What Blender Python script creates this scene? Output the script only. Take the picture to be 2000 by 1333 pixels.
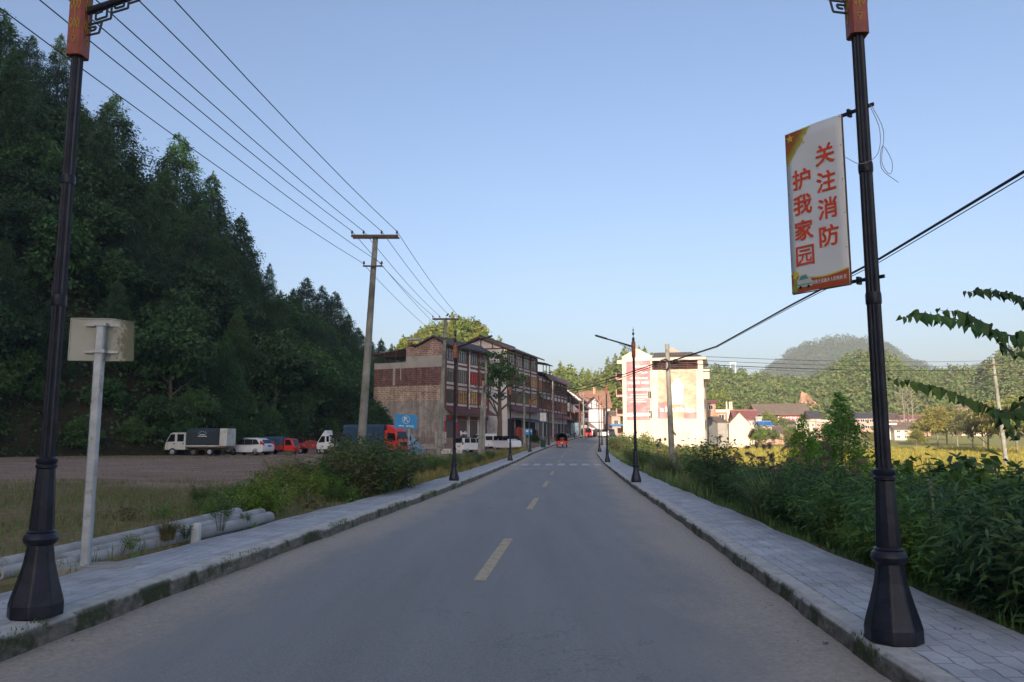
import bpy, math, random
import numpy as np
from mathutils import Vector, Matrix
R = math.radians
scene = bpy.context.scene
for o in list(bpy.data.objects): bpy.data.objects.remove(o)
COL = scene.collection

# ------------------------------------------------------------------ camera
EYE = 1.6; F = 1500.0; PITCH = math.atan(191.5/1500.0)
cam = bpy.data.cameras.new('camera'); camo = bpy.data.objects.new('camera', cam); COL.objects.link(camo)
cam.sensor_width = 36; cam.lens = 27; cam.clip_start = 0.05; cam.clip_end = 8000
camo.location = (0, 0, EYE); camo.rotation_euler = (math.pi/2 + PITCH, 0, 0)
scene.camera = camo
# ------------------------------------------------------------------ light
SUN_EL = math.atan(.25); SUN_AZ = R(195)      # the sun stands low behind the camera, a little to the left
w = bpy.data.worlds.new('World'); scene.world = w; w.use_nodes = True
nt = w.node_tree; nt.nodes.clear()
sky = nt.nodes.new('ShaderNodeTexSky'); sky.sky_type = 'NISHITA'; sky.sun_disc = False
sky.sun_elevation = SUN_EL; sky.sun_rotation = SUN_AZ
sky.altitude = 0; sky.air_density = 1.0; sky.dust_density = 3.4; sky.ozone_density = 1.5
bg = nt.nodes.new('ShaderNodeBackground'); bg.inputs[1].default_value = 0.15
wo = nt.nodes.new('ShaderNodeOutputWorld')
tint = nt.nodes.new('ShaderNodeMix'); tint.data_type = 'RGBA'; tint.blend_type = 'MULTIPLY'; tint.inputs[0].default_value = 1; tint.inputs[7].default_value = (.87, .865, .96, 1)   # the camera's white balance
nt.links.new(sky.outputs[0], tint.inputs[6]); nt.links.new(tint.outputs[2], bg.inputs[0]); nt.links.new(bg.outputs[0], wo.inputs[0])
sl = bpy.data.lights.new('sun', 'SUN'); sl.energy = 5.0; sl.angle = R(.5); sl.color = (1, .85, .68)
so = bpy.data.objects.new('sun', sl); COL.objects.link(so)
TX, TY = math.sin(R(15)), math.cos(R(15))
so.rotation_euler = Vector((TX*math.cos(SUN_EL), TY*math.cos(SUN_EL), -math.sin(SUN_EL))).to_track_quat('-Z', 'Y').to_euler()
vs = scene.view_settings; vs.view_transform = 'Standard'; vs.look = 'None'; vs.gamma = 1; vs.exposure = 0.85
scene.render.engine = 'CYCLES'
cy = scene.cycles
cy.max_bounces = 6; cy.diffuse_bounces = 3; cy.glossy_bounces = 3; cy.transmission_bounces = 4; cy.transparent_max_bounces = 8
cy.volume_bounces = 0; cy.use_denoising = True; cy.use_adaptive_sampling = True

# ------------------------------------------------------------------ measuring: a pixel of the 2000 px photo at depth Y -> a point in metres
def W(px, py, Y):
    xr = (px-1000)/F; yr = (666.5-py)/F
    yy = math.cos(PITCH) - yr*math.sin(PITCH); zz = math.sin(PITCH) + yr*math.cos(PITCH)
    return Vector((xr/yy*Y, Y, EYE + zz/yy*Y))
def smooth_tab(xs, ys, k=25):
    gx = np.arange(-160, 3000, 1.0); gy = np.interp(gx, xs, ys)
    ker = np.hanning(k); ker /= ker.sum()
    gp = np.pad(gy, k//2, mode='edge')
    # keep end slopes
    gp[:k//2] = gy[0] - (gy[1]-gy[0])*np.arange(k//2, 0, -1); gp[-(k//2):] = gy[-1] + (gy[-1]-gy[-2])*np.arange(1, k//2+1)
    gs = np.convolve(gp, ker, mode='valid')
    return lambda v: float(np.interp(v, gx, gs))
xc = smooth_tab([-160, 0, 9, 13, 18.5, 30, 53, 78, 101, 125, 149, 165, 200, 260, 3000], [-13.4, -1.09, -.387, -.06, .39, 1.28, 3.07, 5.25, 8.2, 11.6, 15.5, 18.6, 27, 48, 1200], 17)
zr = smooth_tab([-160, 8, 30, 55, 78, 101, 125, 149, 165, 200, 300, 3000], [0, 0, -.16, -.12, .14, .62, 1.15, 1.68, 2.05, 2.5, 3, 6])
zlot = smooth_tab([-160, 88, 98, 108, 150, 200, 300, 3000], [.02, .02, .3, 1.8, 2.2, 2.9, 5, 12], 9)
zfld = smooth_tab([-160, 20, 100, 150, 200, 260, 400, 3000], [-.8, -.75, -.55, .15, 1.2, 2.9, 6, 14], 21)
def sstep(a, b, v):
    t = min(1, max(0, (v-a)/(b-a))); return t*t*(3-2*t)
def gz(X, Y):
    o = X - xc(Y); z = zr(Y)
    if -4.32 < o < 4.42: return z-.35
    if o <= 0:
        k = sstep(-4.3, -9 - 3*sstep(60, 110, Y), -(-o)) if False else sstep(4.3, 9 + 3*sstep(60, 110, Y), -o)
        return (z+.12)*(1-k) + zlot(Y)*k
    k = sstep(4.4, 8.0, o)
    return (z+.08)*(1-k) + zfld(Y)*k

# ------------------------------------------------------------------ object bookkeeping
def tag(o, label=None, cat=None, group=None, kind=None):
    if label: o['label'] = label
    if cat: o['category'] = cat
    if group: o['group'] = group
    if kind: o['kind'] = kind
    return o
def empty(name, loc, rz=0, label=None, cat=None, group=None):
    o = bpy.data.objects.new(name, None); COL.objects.link(o); o.empty_display_size = .2
    o.location = loc; o.rotation_euler = (0, 0, rz)
    return tag(o, label, cat, group)
KIDS = {}
def link(name, me, parent=None):
    o = bpy.data.objects.new(name, me); COL.objects.link(o)
    if parent is not None:
        o.parent = parent; KIDS.setdefault(parent, []).append(o)
    return o
def copy_tree(o, parent=None):
    c = o.copy(); COL.objects.link(c)
    if parent is not None: c.parent = parent
    for ch in KIDS.get(o, []):
        d = copy_tree(ch, c); KIDS.setdefault(c, []).append(d)
    return c
def place(proto, used, loc, rz=0, label=None, group=None, s=1.0):
    o = proto if not used else copy_tree(proto)
    o.location = loc; o.rotation_euler = (0, 0, rz); o.scale = (s, s, s) if not isinstance(s, tuple) else s
    if label: o['label'] = label
    if group: o['group'] = group
    return o

class MB:
    def __init__(s): s.v = []; s.f = []; s.m = []; s.cur = 0
    def poly(s, pts):
        n = len(s.v); s.v += [tuple(p) for p in pts]; s.f.append(tuple(range(n, n+len(pts)))); s.m.append(s.cur); return s
    def box(s, x0, x1, y0, y1, z0, z1):
        n = len(s.v)
        s.v += [(x, y, z) for z in (z0, z1) for y in (y0, y1) for x in (x0, x1)]
        for f in ((0,2,3,1),(4,5,7,6),(0,1,5,4),(2,6,7,3),(0,4,6,2),(1,3,7,5)): s.f.append(tuple(n+i for i in f)); s.m.append(s.cur)
        return s
    def prism(s, pts, a0, a1, ax='y'):
        # polygon pts (p,q) extruded along ax: y -> (p,a,q); x -> (a,p,q); z -> (p,q,a)
        g = {'y': lambda p, q, a: (p, a, q), 'x': lambda p, q, a: (a, p, q), 'z': lambda p, q, a: (p, q, a)}[ax]
        n = len(s.v); k = len(pts)
        s.v += [g(p, q, a0) for p, q in pts] + [g(p, q, a1) for p, q in pts]
        s.f.append(tuple(range(n, n+k))); s.f.append(tuple(range(n+2*k-1, n+k-1, -1))); s.m += [s.cur]*2
        for i in range(k):
            j = (i+1) % k; s.f.append((n+i, n+k+i, n+k+j, n+j)); s.m.append(s.cur)
        return s
    def tube(s, pts, r, n=8, cap=True, phase=0.0):
        pts = [Vector(p) for p in pts]; rs = r if isinstance(r, (list, tuple)) else [r]*len(pts)
        b = len(s.v); up = None
        for i, p in enumerate(pts):
            d = (pts[min(i+1, len(pts)-1)] - pts[max(i-1, 0)]).normalized()
            if up is None or abs(up.dot(d)) > .98: up = Vector((0, 0, 1)) if abs(d.z) < .9 else Vector((1, 0, 0))
            a = d.cross(up).normalized(); c = a.cross(d).normalized(); up = c
            for k in range(n):
                t = phase + 2*math.pi*k/n; s.v.append(tuple(p + (a*math.cos(t) + c*math.sin(t))*rs[i]))
        for i in range(len(pts)-1):
            for k in range(n):
                l = (k+1) % n; s.f.append((b+i*n+k, b+i*n+l, b+(i+1)*n+l, b+(i+1)*n+k)); s.m.append(s.cur)
        if cap:
            s.f.append(tuple(b+k for k in range(n-1, -1, -1))); e = b+(len(pts)-1)*n
            s.f.append(tuple(e+k for k in range(n))); s.m += [s.cur]*2
        return s
    def beam(s, p0, p1, r): return s.tube([p0, p1], r*1.2, 4, True, math.pi/4)
    def lathe(s, prof, n=16, c=(0, 0, 0), flute=0, ph=0):
        b = len(s.v)
        for r, z in prof:
            for k in range(n):
                t = ph + 2*math.pi*k/n; rr = r*(1 - flute*(k % 2)); s.v.append((c[0]+rr*math.cos(t), c[1]+rr*math.sin(t), c[2]+z))
        for i in range(len(prof)-1):
            for k in range(n):
                l = (k+1) % n; s.f.append((b+i*n+k, b+i*n+l, b+(i+1)*n+l, b+(i+1)*n+k)); s.m.append(s.cur)
        s.f.append(tuple(b+k for k in range(n-1, -1, -1))); e = b+(len(prof)-1)*n
        s.f.append(tuple(e+k for k in range(n))); s.m += [s.cur]*2
        return s
    def build(s, name, mats, parent=None, smooth=False, bevel=0, sharp=False):
        me = bpy.data.meshes.new(name); me.from_pydata(s.v, [], s.f); me.update()
        if not isinstance(mats, (list, tuple)): mats = [mats]
        for m in mats: me.materials.append(m)
        if len(mats) > 1: me.polygons.foreach_set('material_index', s.m)
        if smooth:
            me.polygons.foreach_set('use_smooth', [True]*len(me.polygons))
            try: me.set_sharp_from_angle(angle=R(35))
            except Exception: pass
        o = link(name, me, parent)
        if bevel:
            b = o.modifiers.new('bevel', 'BEVEL'); b.width = bevel; b.segments = 2; b.limit_method = 'ANGLE'; b.angle_limit = R(40)
        return o

def quads_mesh(name, V, mats, uv=None, n=4):
    """V: (N,n,3) polygons, unshared vertices, made fast."""
    V = np.asarray(V, dtype=np.float32); N = V.shape[0]
    me = bpy.data.meshes.new(name); me.vertices.add(N*n); me.vertices.foreach_set('co', V.reshape(-1))
    me.loops.add(N*n); me.loops.foreach_set('vertex_index', np.arange(N*n, dtype=np.int32))
    me.polygons.add(N); me.polygons.foreach_set('loop_start', np.arange(0, N*n, n, dtype=np.int32))
    try: me.polygons.foreach_set('loop_total', np.full(N, n, dtype=np.int32))
    except Exception: pass
    me.update(calc_edges=True)
    if not isinstance(mats, (list, tuple)): mats = [mats]
    for m in mats: me.materials.append(m)
    return me
def grid_mesh(name, P, mats, UV=None, ATT=None, smooth=True):
    """P: (a,b,3) grid of shared vertices."""
    P = np.asarray(P, dtype=np.float32); a, b = P.shape[:2]
    idx = np.arange(a*b).reshape(a, b)
    q = np.stack([idx[:-1, :-1], idx[1:, :-1], idx[1:, 1:], idx[:-1, 1:]], -1).reshape(-1, 4)
    me = bpy.data.meshes.new(name); me.from_pydata(P.reshape(-1, 3).tolist(), [], q.tolist())
    if UV is not None:
        uvl = me.uv_layers.new(name='UVMap'); U = np.asarray(UV, dtype=np.float32).reshape(-1, 2)
        li = np.empty(len(me.loops), dtype=np.int32); me.loops.foreach_get('vertex_index', li)
        uvl.data.foreach_set('uv', U[li].reshape(-1))
    if ATT is not None:
        at = me.attributes.new('zone', 'FLOAT_COLOR', 'POINT')
        A = np.asarray(ATT, dtype=np.float32).reshape(-1, 3); A = np.concatenate([A, np.ones((len(A), 1), np.float32)], 1)
        at.data.foreach_set('color', A.reshape(-1))
    if not isinstance(mats, (list, tuple)): mats = [mats]
    for m in mats: me.materials.append(m)
    me.polygons.foreach_set('use_smooth', [smooth]*len(me.polygons)); me.update()
    return me

# ------------------------------------------------------------------ materials: a small expression layer over nodes
class Sk:
    def __init__(s, g, k): s.g = g; s.k = k
    def _m(s, op, *a): return s.g.math(op, s, *a)
    def __add__(s, o): return s._m('ADD', o)
    def __sub__(s, o): return s._m('SUBTRACT', o)
    def __mul__(s, o): return s._m('MULTIPLY', o)
    def __truediv__(s, o): return s._m('DIVIDE', o)
    __radd__ = __add__; __rmul__ = __mul__
class G:
    def __init__(s, name):
        s.mat = bpy.data.materials.new(name); s.mat.use_nodes = True; s.t = s.mat.node_tree; s.t.nodes.clear()
        s.out = s.t.nodes.new('ShaderNodeOutputMaterial')
    def new(s, t, **kw):
        n = s.t.nodes.new(t)
        for k, v in kw.items(): setattr(n, k, v)
        return n
    def put(s, inp, v):
        if isinstance(v, Sk): s.t.links.new(v.k, inp)
        elif isinstance(v, tuple) and len(v) == 3 and inp.type == 'RGBA': inp.default_value = v+(1,)
        else: inp.default_value = v
    def math(s, op, *a):
        n = s.new('ShaderNodeMath', operation=op)
        for i, v in enumerate(a): s.put(n.inputs[i], v)
        return Sk(s, n.outputs[0])
    def coord(s, which='Object'): return Sk(s, s.new('ShaderNodeTexCoord').outputs[which])
    def pos(s): return Sk(s, s.new('ShaderNodeNewGeometry').outputs['Position'])
    def island(s): return Sk(s, s.new('ShaderNodeNewGeometry').outputs['Random Per Island'])
    def objrand(s): return Sk(s, s.new('ShaderNodeObjectInfo').outputs['Random'])
    def xyz(s, v):
        n = s.new('ShaderNodeSeparateXYZ'); s.put(n.inputs[0], v); return [Sk(s, n.outputs[i]) for i in range(3)]
    def vec(s, x, y, z=0.0):
        n = s.new('ShaderNodeCombineXYZ')
        for i, v in enumerate((x, y, z)): s.put(n.inputs[i], v)
        return Sk(s, n.outputs[0])
    def scale(s, v, k):
        n = s.new('ShaderNodeMapping'); s.put(n.inputs[0], v); n.inputs['Scale'].default_value = k if isinstance(k, tuple) else (k, k, k); return Sk(s, n.outputs[0])
    def noise(s, v, sc, det=4, rough=.55, dist=0):
        n = s.new('ShaderNodeTexNoise'); s.put(n.inputs['Vector'], v); n.inputs['Scale'].default_value = sc
        n.inputs['Detail'].default_value = det; n.inputs['Roughness'].default_value = rough; n.inputs['Distortion'].default_value = dist
        return Sk(s, n.outputs[0])
    def voro(s, v, sc, out='Distance'):
        n = s.new('ShaderNodeTexVoronoi'); s.put(n.inputs['Vector'], v); n.inputs['Scale'].default_value = sc; return Sk(s, n.outputs[out])
    def ramp(s, f, stops, interp='LINEAR'):
        n = s.new('ShaderNodeValToRGB'); s.put(n.inputs[0], f); r = n.color_ramp; r.interpolation = interp
        while len(r.elements) < len(stops): r.elements.new(.5)
        for e, (p, c) in zip(r.elements, stops):
            e.position = p; e.color = (c if isinstance(c, tuple) else (c, c, c))+(1,)
        return Sk(s, n.outputs[0])
    def mix(s, f, a, b, mode='MIX'):
        n = s.new('ShaderNodeMix', data_type='RGBA', blend_type=mode); s.put(n.inputs[0], f); s.put(n.inputs[6], a); s.put(n.inputs[7], b)
        return Sk(s, n.outputs[2])
    def sm(s, v, a, b):
        n = s.new('ShaderNodeMapRange', interpolation_type='SMOOTHSTEP'); s.put(n.inputs[0], v); n.inputs[1].default_value = a; n.inputs[2].default_value = b
        return Sk(s, n.outputs[0])
    def bump(s, h, strength=.3, dist=.02):
        n = s.new('ShaderNodeBump'); s.put(n.inputs['Height'], h); n.inputs['Strength'].default_value = strength; n.inputs['Distance'].default_value = dist
        return Sk(s, n.outputs[0])
    def pbr(s, col, rough=.7, metal=0.0, normal=None, spec=.5, trans=None):
        b = s.new('ShaderNodeBsdfPrincipled'); s.put(b.inputs['Base Color'], col); s.put(b.inputs['Roughness'], rough); s.put(b.inputs['Metallic'], metal)
        b.inputs['Specular IOR Level'].default_value = spec
        if normal is not None: s.put(b.inputs['Normal'], normal)
        sh = b.outputs[0]
        if trans is not None:
            t = s.new('ShaderNodeBsdfTranslucent'); s.put(t.inputs[0], col); m = s.new('ShaderNodeMixShader'); m.inputs[0].default_value = trans
            s.t.links.new(sh, m.inputs[1]); s.t.links.new(t.outputs[0], m.inputs[2]); sh = m.outputs[0]
        s.t.links.new(sh, s.out.inputs[0]); return s.mat
def mul(c, k): return tuple(min(1, x*k) for x in c)
def plain(name, c, rough=.7, metal=0.0, var=.25, sc=3, bump=.15, spec=.5, dirt=None):
    g = G(name); v = g.coord(); n = g.noise(v, sc, 5); col = g.ramp(n, [(.3, mul(c, 1-var)), (.7, mul(c, 1+var*.6))])
    if dirt: col = g.mix(g.sm(g.noise(v, sc*.6, 6, .65), .52, .68), col, dirt)
    return g.pbr(col, rough, metal, g.bump(g.noise(v, sc*12, 3), bump, .01), spec)
def leafy(name, cols, trans=.25, rough=.55, sc=.25, spec=.3):
    g = G(name); i = g.island(); k = len(cols)
    col = g.ramp(i, [(j/(k-1) if k > 1 else 0, c) for j, c in enumerate(cols)])
    n = g.noise(g.coord(), sc, 3); r = g.objrand()
    v = g.ramp(n, [(.3, .6), (.7, 1.3)])
    col = g.mix(1.0, col, v, 'MULTIPLY'); col = g.mix(1.0, col, g.ramp(r, [(0, (.6, .68, .75)), (.4, (1, 1, 1)), (.75, (1.05, 1.25, 1.0)), (1, (1.5, 1.35, .85))]), 'MULTIPLY')
    return g.pbr(col, rough, 0, None, spec, trans)

M = {}
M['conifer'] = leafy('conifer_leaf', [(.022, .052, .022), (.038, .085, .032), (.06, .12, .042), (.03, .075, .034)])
M['conifer_lit'] = leafy('conifer_leaf_sunlit', [(.1, .15, .035), (.16, .2, .045), (.24, .23, .06), (.13, .17, .05)])  # brighter, yellower copy of the conifer green, low sunlight put into the colour
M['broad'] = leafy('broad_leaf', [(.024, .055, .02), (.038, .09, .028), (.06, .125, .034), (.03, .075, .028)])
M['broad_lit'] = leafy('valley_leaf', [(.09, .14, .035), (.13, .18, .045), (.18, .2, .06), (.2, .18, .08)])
def forest_leaf(name, cols, sc=.09):
    g = G(name); p = g.pos(); n = g.noise(p, sc, 3, .6); k = len(cols)
    col = g.ramp(n, [(.3+.4*j/(k-1), c) for j, c in enumerate(cols)]); col = g.mix(1.0, col, g.ramp(g.island(), [(0, .9), (1, 1.08)]), 'MULTIPLY')
    col = g.mix(1.0, col, g.ramp(g.noise(p, sc*4, 2), [(.35, .84), (.65, 1.12)]), 'MULTIPLY')
    return g.pbr(col, .7, 0, None, .2, .2)
M['forest'] = forest_leaf('forest_leaf', [(.085, .13, .035), (.11, .17, .042), (.13, .18, .05), (.16, .17, .06), (.11, .165, .045), (.17, .17, .06)])
M['forest_warm'] = forest_leaf('forest_leaf_warm', [(.09, .14, .03), (.13, .18, .04), (.19, .2, .05), (.12, .17, .04)])
M['forest_far'] = forest_leaf('forest_leaf_far', [(.05, .08, .03), (.075, .11, .04), (.1, .11, .05), (.06, .1, .035)], .03)
M['cedar'] = leafy('cedar_leaf', [(.06, .16, .03), (.09, .22, .04), (.13, .27, .05), (.07, .18, .035)], sc=1.0)
M['car_glass'] = plain('tinted_car_glass', (.012, .014, .018), .12, 0, var=.2, sc=.5, bump=.02, spec=.25)
M['willow'] = leafy('willow_leaf', [(.16, .17, .06), (.22, .21, .08), (.26, .22, .1)])
M['weed'] = leafy('weed_leaf', [(.06, .12, .025), (.1, .19, .04), (.15, .23, .05), (.07, .14, .03)], sc=1.2)
M['fallen'] = leafy('fallen_leaf', [(.2, .13, .06), (.28, .2, .09), (.14, .09, .05)])
M['weed_dry'] = leafy('dry_weed_leaf', [(.2, .155, .08), (.12, .15, .05), (.29, .21, .11), (.15, .165, .06)], sc=1.2)
M['weed_dark'] = leafy('dark_weed_leaf', [(.045, .08, .025), (.06, .115, .04), (.085, .15, .045), (.05, .09, .03)], sc=1.2)
M['bamboo'] = leafy('slender_leaf', [(.045, .11, .045), (.065, .15, .06), (.1, .2, .065), (.05, .12, .05)], sc=1.0)
M['big_leaf'] = leafy('heart_leaf', [(.035, .085, .028), (.05, .12, .035), (.08, .15, .035), (.04, .1, .03)], sc=1.5, trans=.3)
M['field_grass'] = leafy('field_grass', [(.17, .21, .05), (.26, .25, .07), (.33, .24, .1), (.14, .2, .045)], sc=.3)
M['reed'] = leafy('reed_leaf', [(.09, .15, .05), (.14, .19, .07), (.22, .2, .11)], sc=1.2)
M['plume'] = leafy('grass_plume', [(.2, .14, .11), (.27, .19, .15)], sc=1.2)
M['flower'] = leafy('yellow_flower', [(.5, .45, .02), (.3, .35, .03)])
M['bark'] = plain('bark', (.11, .085, .065), .9, sc=6, bump=.5)
M['bark_pale'] = plain('pale_bark', (.24, .21, .16), .9, sc=6, bump=.5)
M['stem'] = plain('stem', (.07, .075, .035), .8)
M['iron'] = plain('black_cast_iron', (.012, .015, .026), .42, .1, var=.5, sc=9, bump=.3, spec=.35, dirt=(.022, .026, .036))
M['steel'] = plain('galvanised_steel', (.42, .46, .49), .5, .35, var=.25, sc=7, bump=.1, dirt=(.2, .2, .19))
M['sleeve'] = plain('orange_sleeve_paint', (.27, .055, .03), .5, 0, var=.3, sc=8, dirt=(.2, .05, .03))
M['gold'] = plain('yellow_paint', (.42, .24, .03), .6)
M['concrete'] = plain('weathered_concrete', (.3, .29, .26), .9, var=.3, sc=3, bump=.4, dirt=(.17, .165, .14))
M['pipe_conc'] = plain('pipe_concrete', (.34, .345, .34), .9, var=.25, sc=3, bump=.35, dirt=(.2, .2, .18))
M['pole_conc'] = plain('pole_concrete', (.28, .275, .235), .9, var=.4, sc=2, bump=.5, dirt=(.13, .13, .105))
M['wire'] = plain('wire_rubber', (.015, .017, .022), .6)
M['porcelain'] = plain('insulator_porcelain', (.12, .06, .04), .25)
M['rust'] = plain('rusty_steel', (.16, .11, .08), .8, .2, sc=10, bump=.4)
M['white_board'] = plain('white_board', (.6, .62, .6), .5, var=.1)
M['glass'] = plain('window_glass', (.03, .04, .045), .08, 0, var=.3, sc=.5, bump=.02, spec=.8)
M['glass_green'] = plain('greenish_glass', (.06, .1, .09), .1, 0, var=.5, sc=1.2, bump=.02, spec=.8)
M['pane_sunset'] = plain('sunset_tinted_pane', (.5, .33, .12), .4, var=.6, sc=2, bump=.02)  # warm reflection of the sunset painted into the pane colour
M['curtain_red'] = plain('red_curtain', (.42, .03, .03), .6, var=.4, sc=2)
M['black'] = plain('black_rubber', (.015, .015, .016), .8)
M['chrome'] = plain('dull_chrome', (.55, .56, .58), .3, .8, var=.1)
M['white_paint'] = plain('white_car_paint', (.7, .72, .74), .3, var=.05, bump=.02)
M['old_white'] = plain('worn_white_paint', (.52, .54, .5), .6, var=.12, sc=2, dirt=(.33, .33, .28))
M['red_paint'] = plain('red_truck_paint', (.6, .035, .02), .4, var=.12, bump=.03)
M['dull_red'] = plain('dull_red_paint', (.3, .025, .025), .6, var=.4, dirt=(.1, .03, .025))
M['tail_red'] = plain('tail_lamp_plastic', (.5, .01, .01), .2)
M['blue_plate'] = plain('blue_plate', (.02, .08, .5), .5)
M['tarp'] = plain('dark_green_tarpaulin', (.018, .035, .04), .8, var=.3, sc=2, bump=.3)
M['tarp_blue'] = plain('blue_tarpaulin', (.02, .055, .1), .7, var=.3, sc=2, bump=.3)
M['tarp_pale'] = plain('pale_blue_sheet', (.17, .26, .32), .6, var=.5, sc=3, bump=.5)
M['tarp_black'] = plain('black_netting', (.02, .022, .024), .95, var=.4, sc=4)
M['green_bin'] = plain('green_plastic', (.012, .06, .035), .5)
M['sign_blue'] = plain('blue_sign_face', (.012, .25, .55), .5, var=.08, sc=2)
M['sign_white'] = plain('white_lettering', (.7, .72, .72), .6, var=.05)
M['banner_face'] = plain('banner_face', (.68, .71, .71), .5, var=.06, sc=3, bump=.04)
M['banner_red'] = plain('banner_lettering', (.66, .07, .02), .6, var=.06)
M['banner_yellow'] = plain('banner_yellow', (.6, .52, .06), .6)
M['banner_green'] = plain('banner_green', (.22, .34, .06), .6)
M['timber'] = plain('painted_timber', (.13, .045, .035), .8, var=.3, sc=1, bump=.1)
M['tile'] = None
M['plaster_white'] = plain('white_plaster', (.62, .6, .6), .9, var=.1, sc=.6, dirt=(.42, .4, .38))
M['plaster_cream'] = plain('cream_plaster', (.68, .57, .45), .9, var=.1, sc=.4, bump=.2, dirt=(.6, .5, .36))
M['plaster_pink'] = plain('pink_tile_wall', (.5, .3, .24), .8, var=.12, sc=1)
M['plaster_grey'] = plain('grey_render', (.36, .34, .31), .9, var=.18, sc=.6, bump=.3, dirt=(.25, .24, .22))
M['shutter'] = None
M['dark_void'] = plain('dark_interior', (.02, .018, .018), .9)
M['awning'] = plain('dark_blue_awning', (.03, .045, .08), .8)
M['red_paper'] = plain('red_paper', (.5, .02, .02), .7)
M['poster_red'] = plain('red_poster', (.42, .045, .06), .7, var=.2, sc=.6)
M['poster_pale'] = plain('pale_poster', (.75, .7, .62), .7)
M['roof_dark'] = None
M['roof_red'] = plain('red_sheet_roof', (.24, .09, .08), .6, sc=1)
M['roof_blue'] = plain('blue_sheet_roof', (.04, .15, .4), .5, sc=1)

def corrug(name, c, axis=0, freq=40, rough=.6, depth=.5):
    g = G(name); v = g.xyz(g.coord()); s = g.math('SINE', v[axis]*freq)
    n = g.noise(g.coord(), .8, 5)
    col = g.mix(g.sm(s, -.9, .3), mul(c, .55), g.ramp(n, [(.3, mul(c, .75)), (.7, mul(c, 1.2))]))
    return g.pbr(col, rough, .1, g.bump(s, depth, .03))
M['shutter'] = corrug('roller_shutter', (.16, .11, .1), 2, 60)
M['shutter_grey'] = corrug('grey_roller_shutter', (.13, .12, .13), 2, 60)
M['roof_dark'] = corrug('dark_roof_tiles', (.075, .07, .075), 0, 25, .8, .8)
M['roof_brown'] = corrug('brown_roof_tiles', (.22, .16, .12), 0, 20, .8, .8)
M['roof_orange'] = corrug('orange_roof_tiles', (.38, .2, .13), 0, 20, .8, .8)
M['roof_maroon'] = corrug('maroon_tiles', (.14, .05, .06), 0, 30, .6, .8)
def brick(name, c1, c2, mortar, ms=.02, wob=.25, worn=None):
    g = G(name); x, y, z = g.xyz(g.coord()); n = g.noise(g.coord(), 1.2, 5)
    v = g.vec(x+y, z + n*.05*wob)
    b = g.new('ShaderNodeTexBrick'); g.put(b.inputs['Vector'], v); b.inputs['Scale'].default_value = 1
    b.inputs['Brick Width'].default_value = .8; b.inputs['Row Height'].default_value = .27; b.inputs['Mortar Size'].default_value = ms
    b.inputs['Color1'].default_value = c1+(1,); b.inputs['Color2'].default_value = c2+(1,); b.inputs['Mortar'].default_value = mortar+(1,)
    b.inputs['Mortar Smooth'].default_value = .3
    col = g.mix(g.sm(g.noise(g.scale(g.coord(), (3, 3, 9)), 1.0, 4, .7), .45, .62), Sk(g, b.outputs[0]), mortar if worn is None else worn)
    col = g.mix(1.0, col, g.ramp(n, [(.3, .65), (.7, 1.25)]), 'MULTIPLY'); col = g.mix(1.0, col, g.ramp(g.noise(g.scale(g.coord(), (1.6, 1.6, .12)), 1.0, 5, .7), [(.35, .62), (.6, 1.1)]), 'MULTIPLY')
    return g.pbr(col, .9, 0, g.bump(Sk(g, b.outputs[1]), .5, .03))
M['brick_tan'] = brick('tan_stone_courses', (.24, .12, .06), (.33, .2, .12), (.5, .42, .34), .05)
M['brick_red'] = brick('dark_red_brick', (.16, .05, .035), (.09, .03, .025), (.2, .13, .12), .035)
M['brick_mix'] = brick('patched_brick', (.3, .1, .06), (.2, .065, .045), (.42, .35, .3), .05)
M['brick_orange'] = brick('orange_brick', (.42, .17, .09), (.36, .14, .08), (.5, .33, .25), .03)
M['block_grey'] = brick('grey_block_wall', (.3, .275, .25), (.27, .25, .23), (.33, .3, .28), .02)

def road_mat():
    g = G('asphalt'); s, o, _ = g.xyz(g.coord('UV')); p = g.pos()
    ao0 = g.math('ABSOLUTE', o); fine = g.noise(p, 75, 5, .8); big = g.noise(g.scale(p, (1, .25, 1)), .7, 5); streak = g.noise(g.scale(p, (2.2, .12, 1)), 1.0, 4)
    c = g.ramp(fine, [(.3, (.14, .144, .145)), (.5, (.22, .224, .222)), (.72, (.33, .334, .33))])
    c = g.mix(1.0, c, g.ramp(big, [(.3, .93), (.7, 1.07)]), 'MULTIPLY')
    c = g.mix(1.0, c, g.ramp(streak, [(.35, .94), (.65, 1.05)]), 'MULTIPLY')
    tr = g.sm(g.math('ABSOLUTE', ao0 - 1.65), .5, .1); c = g.mix(tr*.12, c, (.3, .3, .3))
    ao = g.math('ABSOLUTE', o); wob = g.noise(g.scale(p, (1, .35, 1)), 1.1, 6, .65)
    edge = g.sm(ao + wob*1.9, 2.75, 3.75)
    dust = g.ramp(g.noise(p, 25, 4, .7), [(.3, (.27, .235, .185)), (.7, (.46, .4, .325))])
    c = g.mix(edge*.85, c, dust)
    cn = g.math('ABSOLUTE', g.noise(p, .55, 7, .6) - .5); ck = g.sm(cn, .0035, .0012)*g.sm(g.noise(p, .23, 2), .5, .56); c = g.mix(ck*.3, c, (.05, .05, .05))
    c = g.mix(g.sm(g.voro(g.scale(p, (1, .4, 1)), .8), .09, .03)*.35, c, (.08, .08, .08))
    sp = g.sm(g.voro(p, 9), .03, .015); c = g.mix(sp*.5, c, (.35, .34, .32))
    return g.pbr(c, .82, 0, g.bump(fine, .9, .008), .35)
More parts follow.
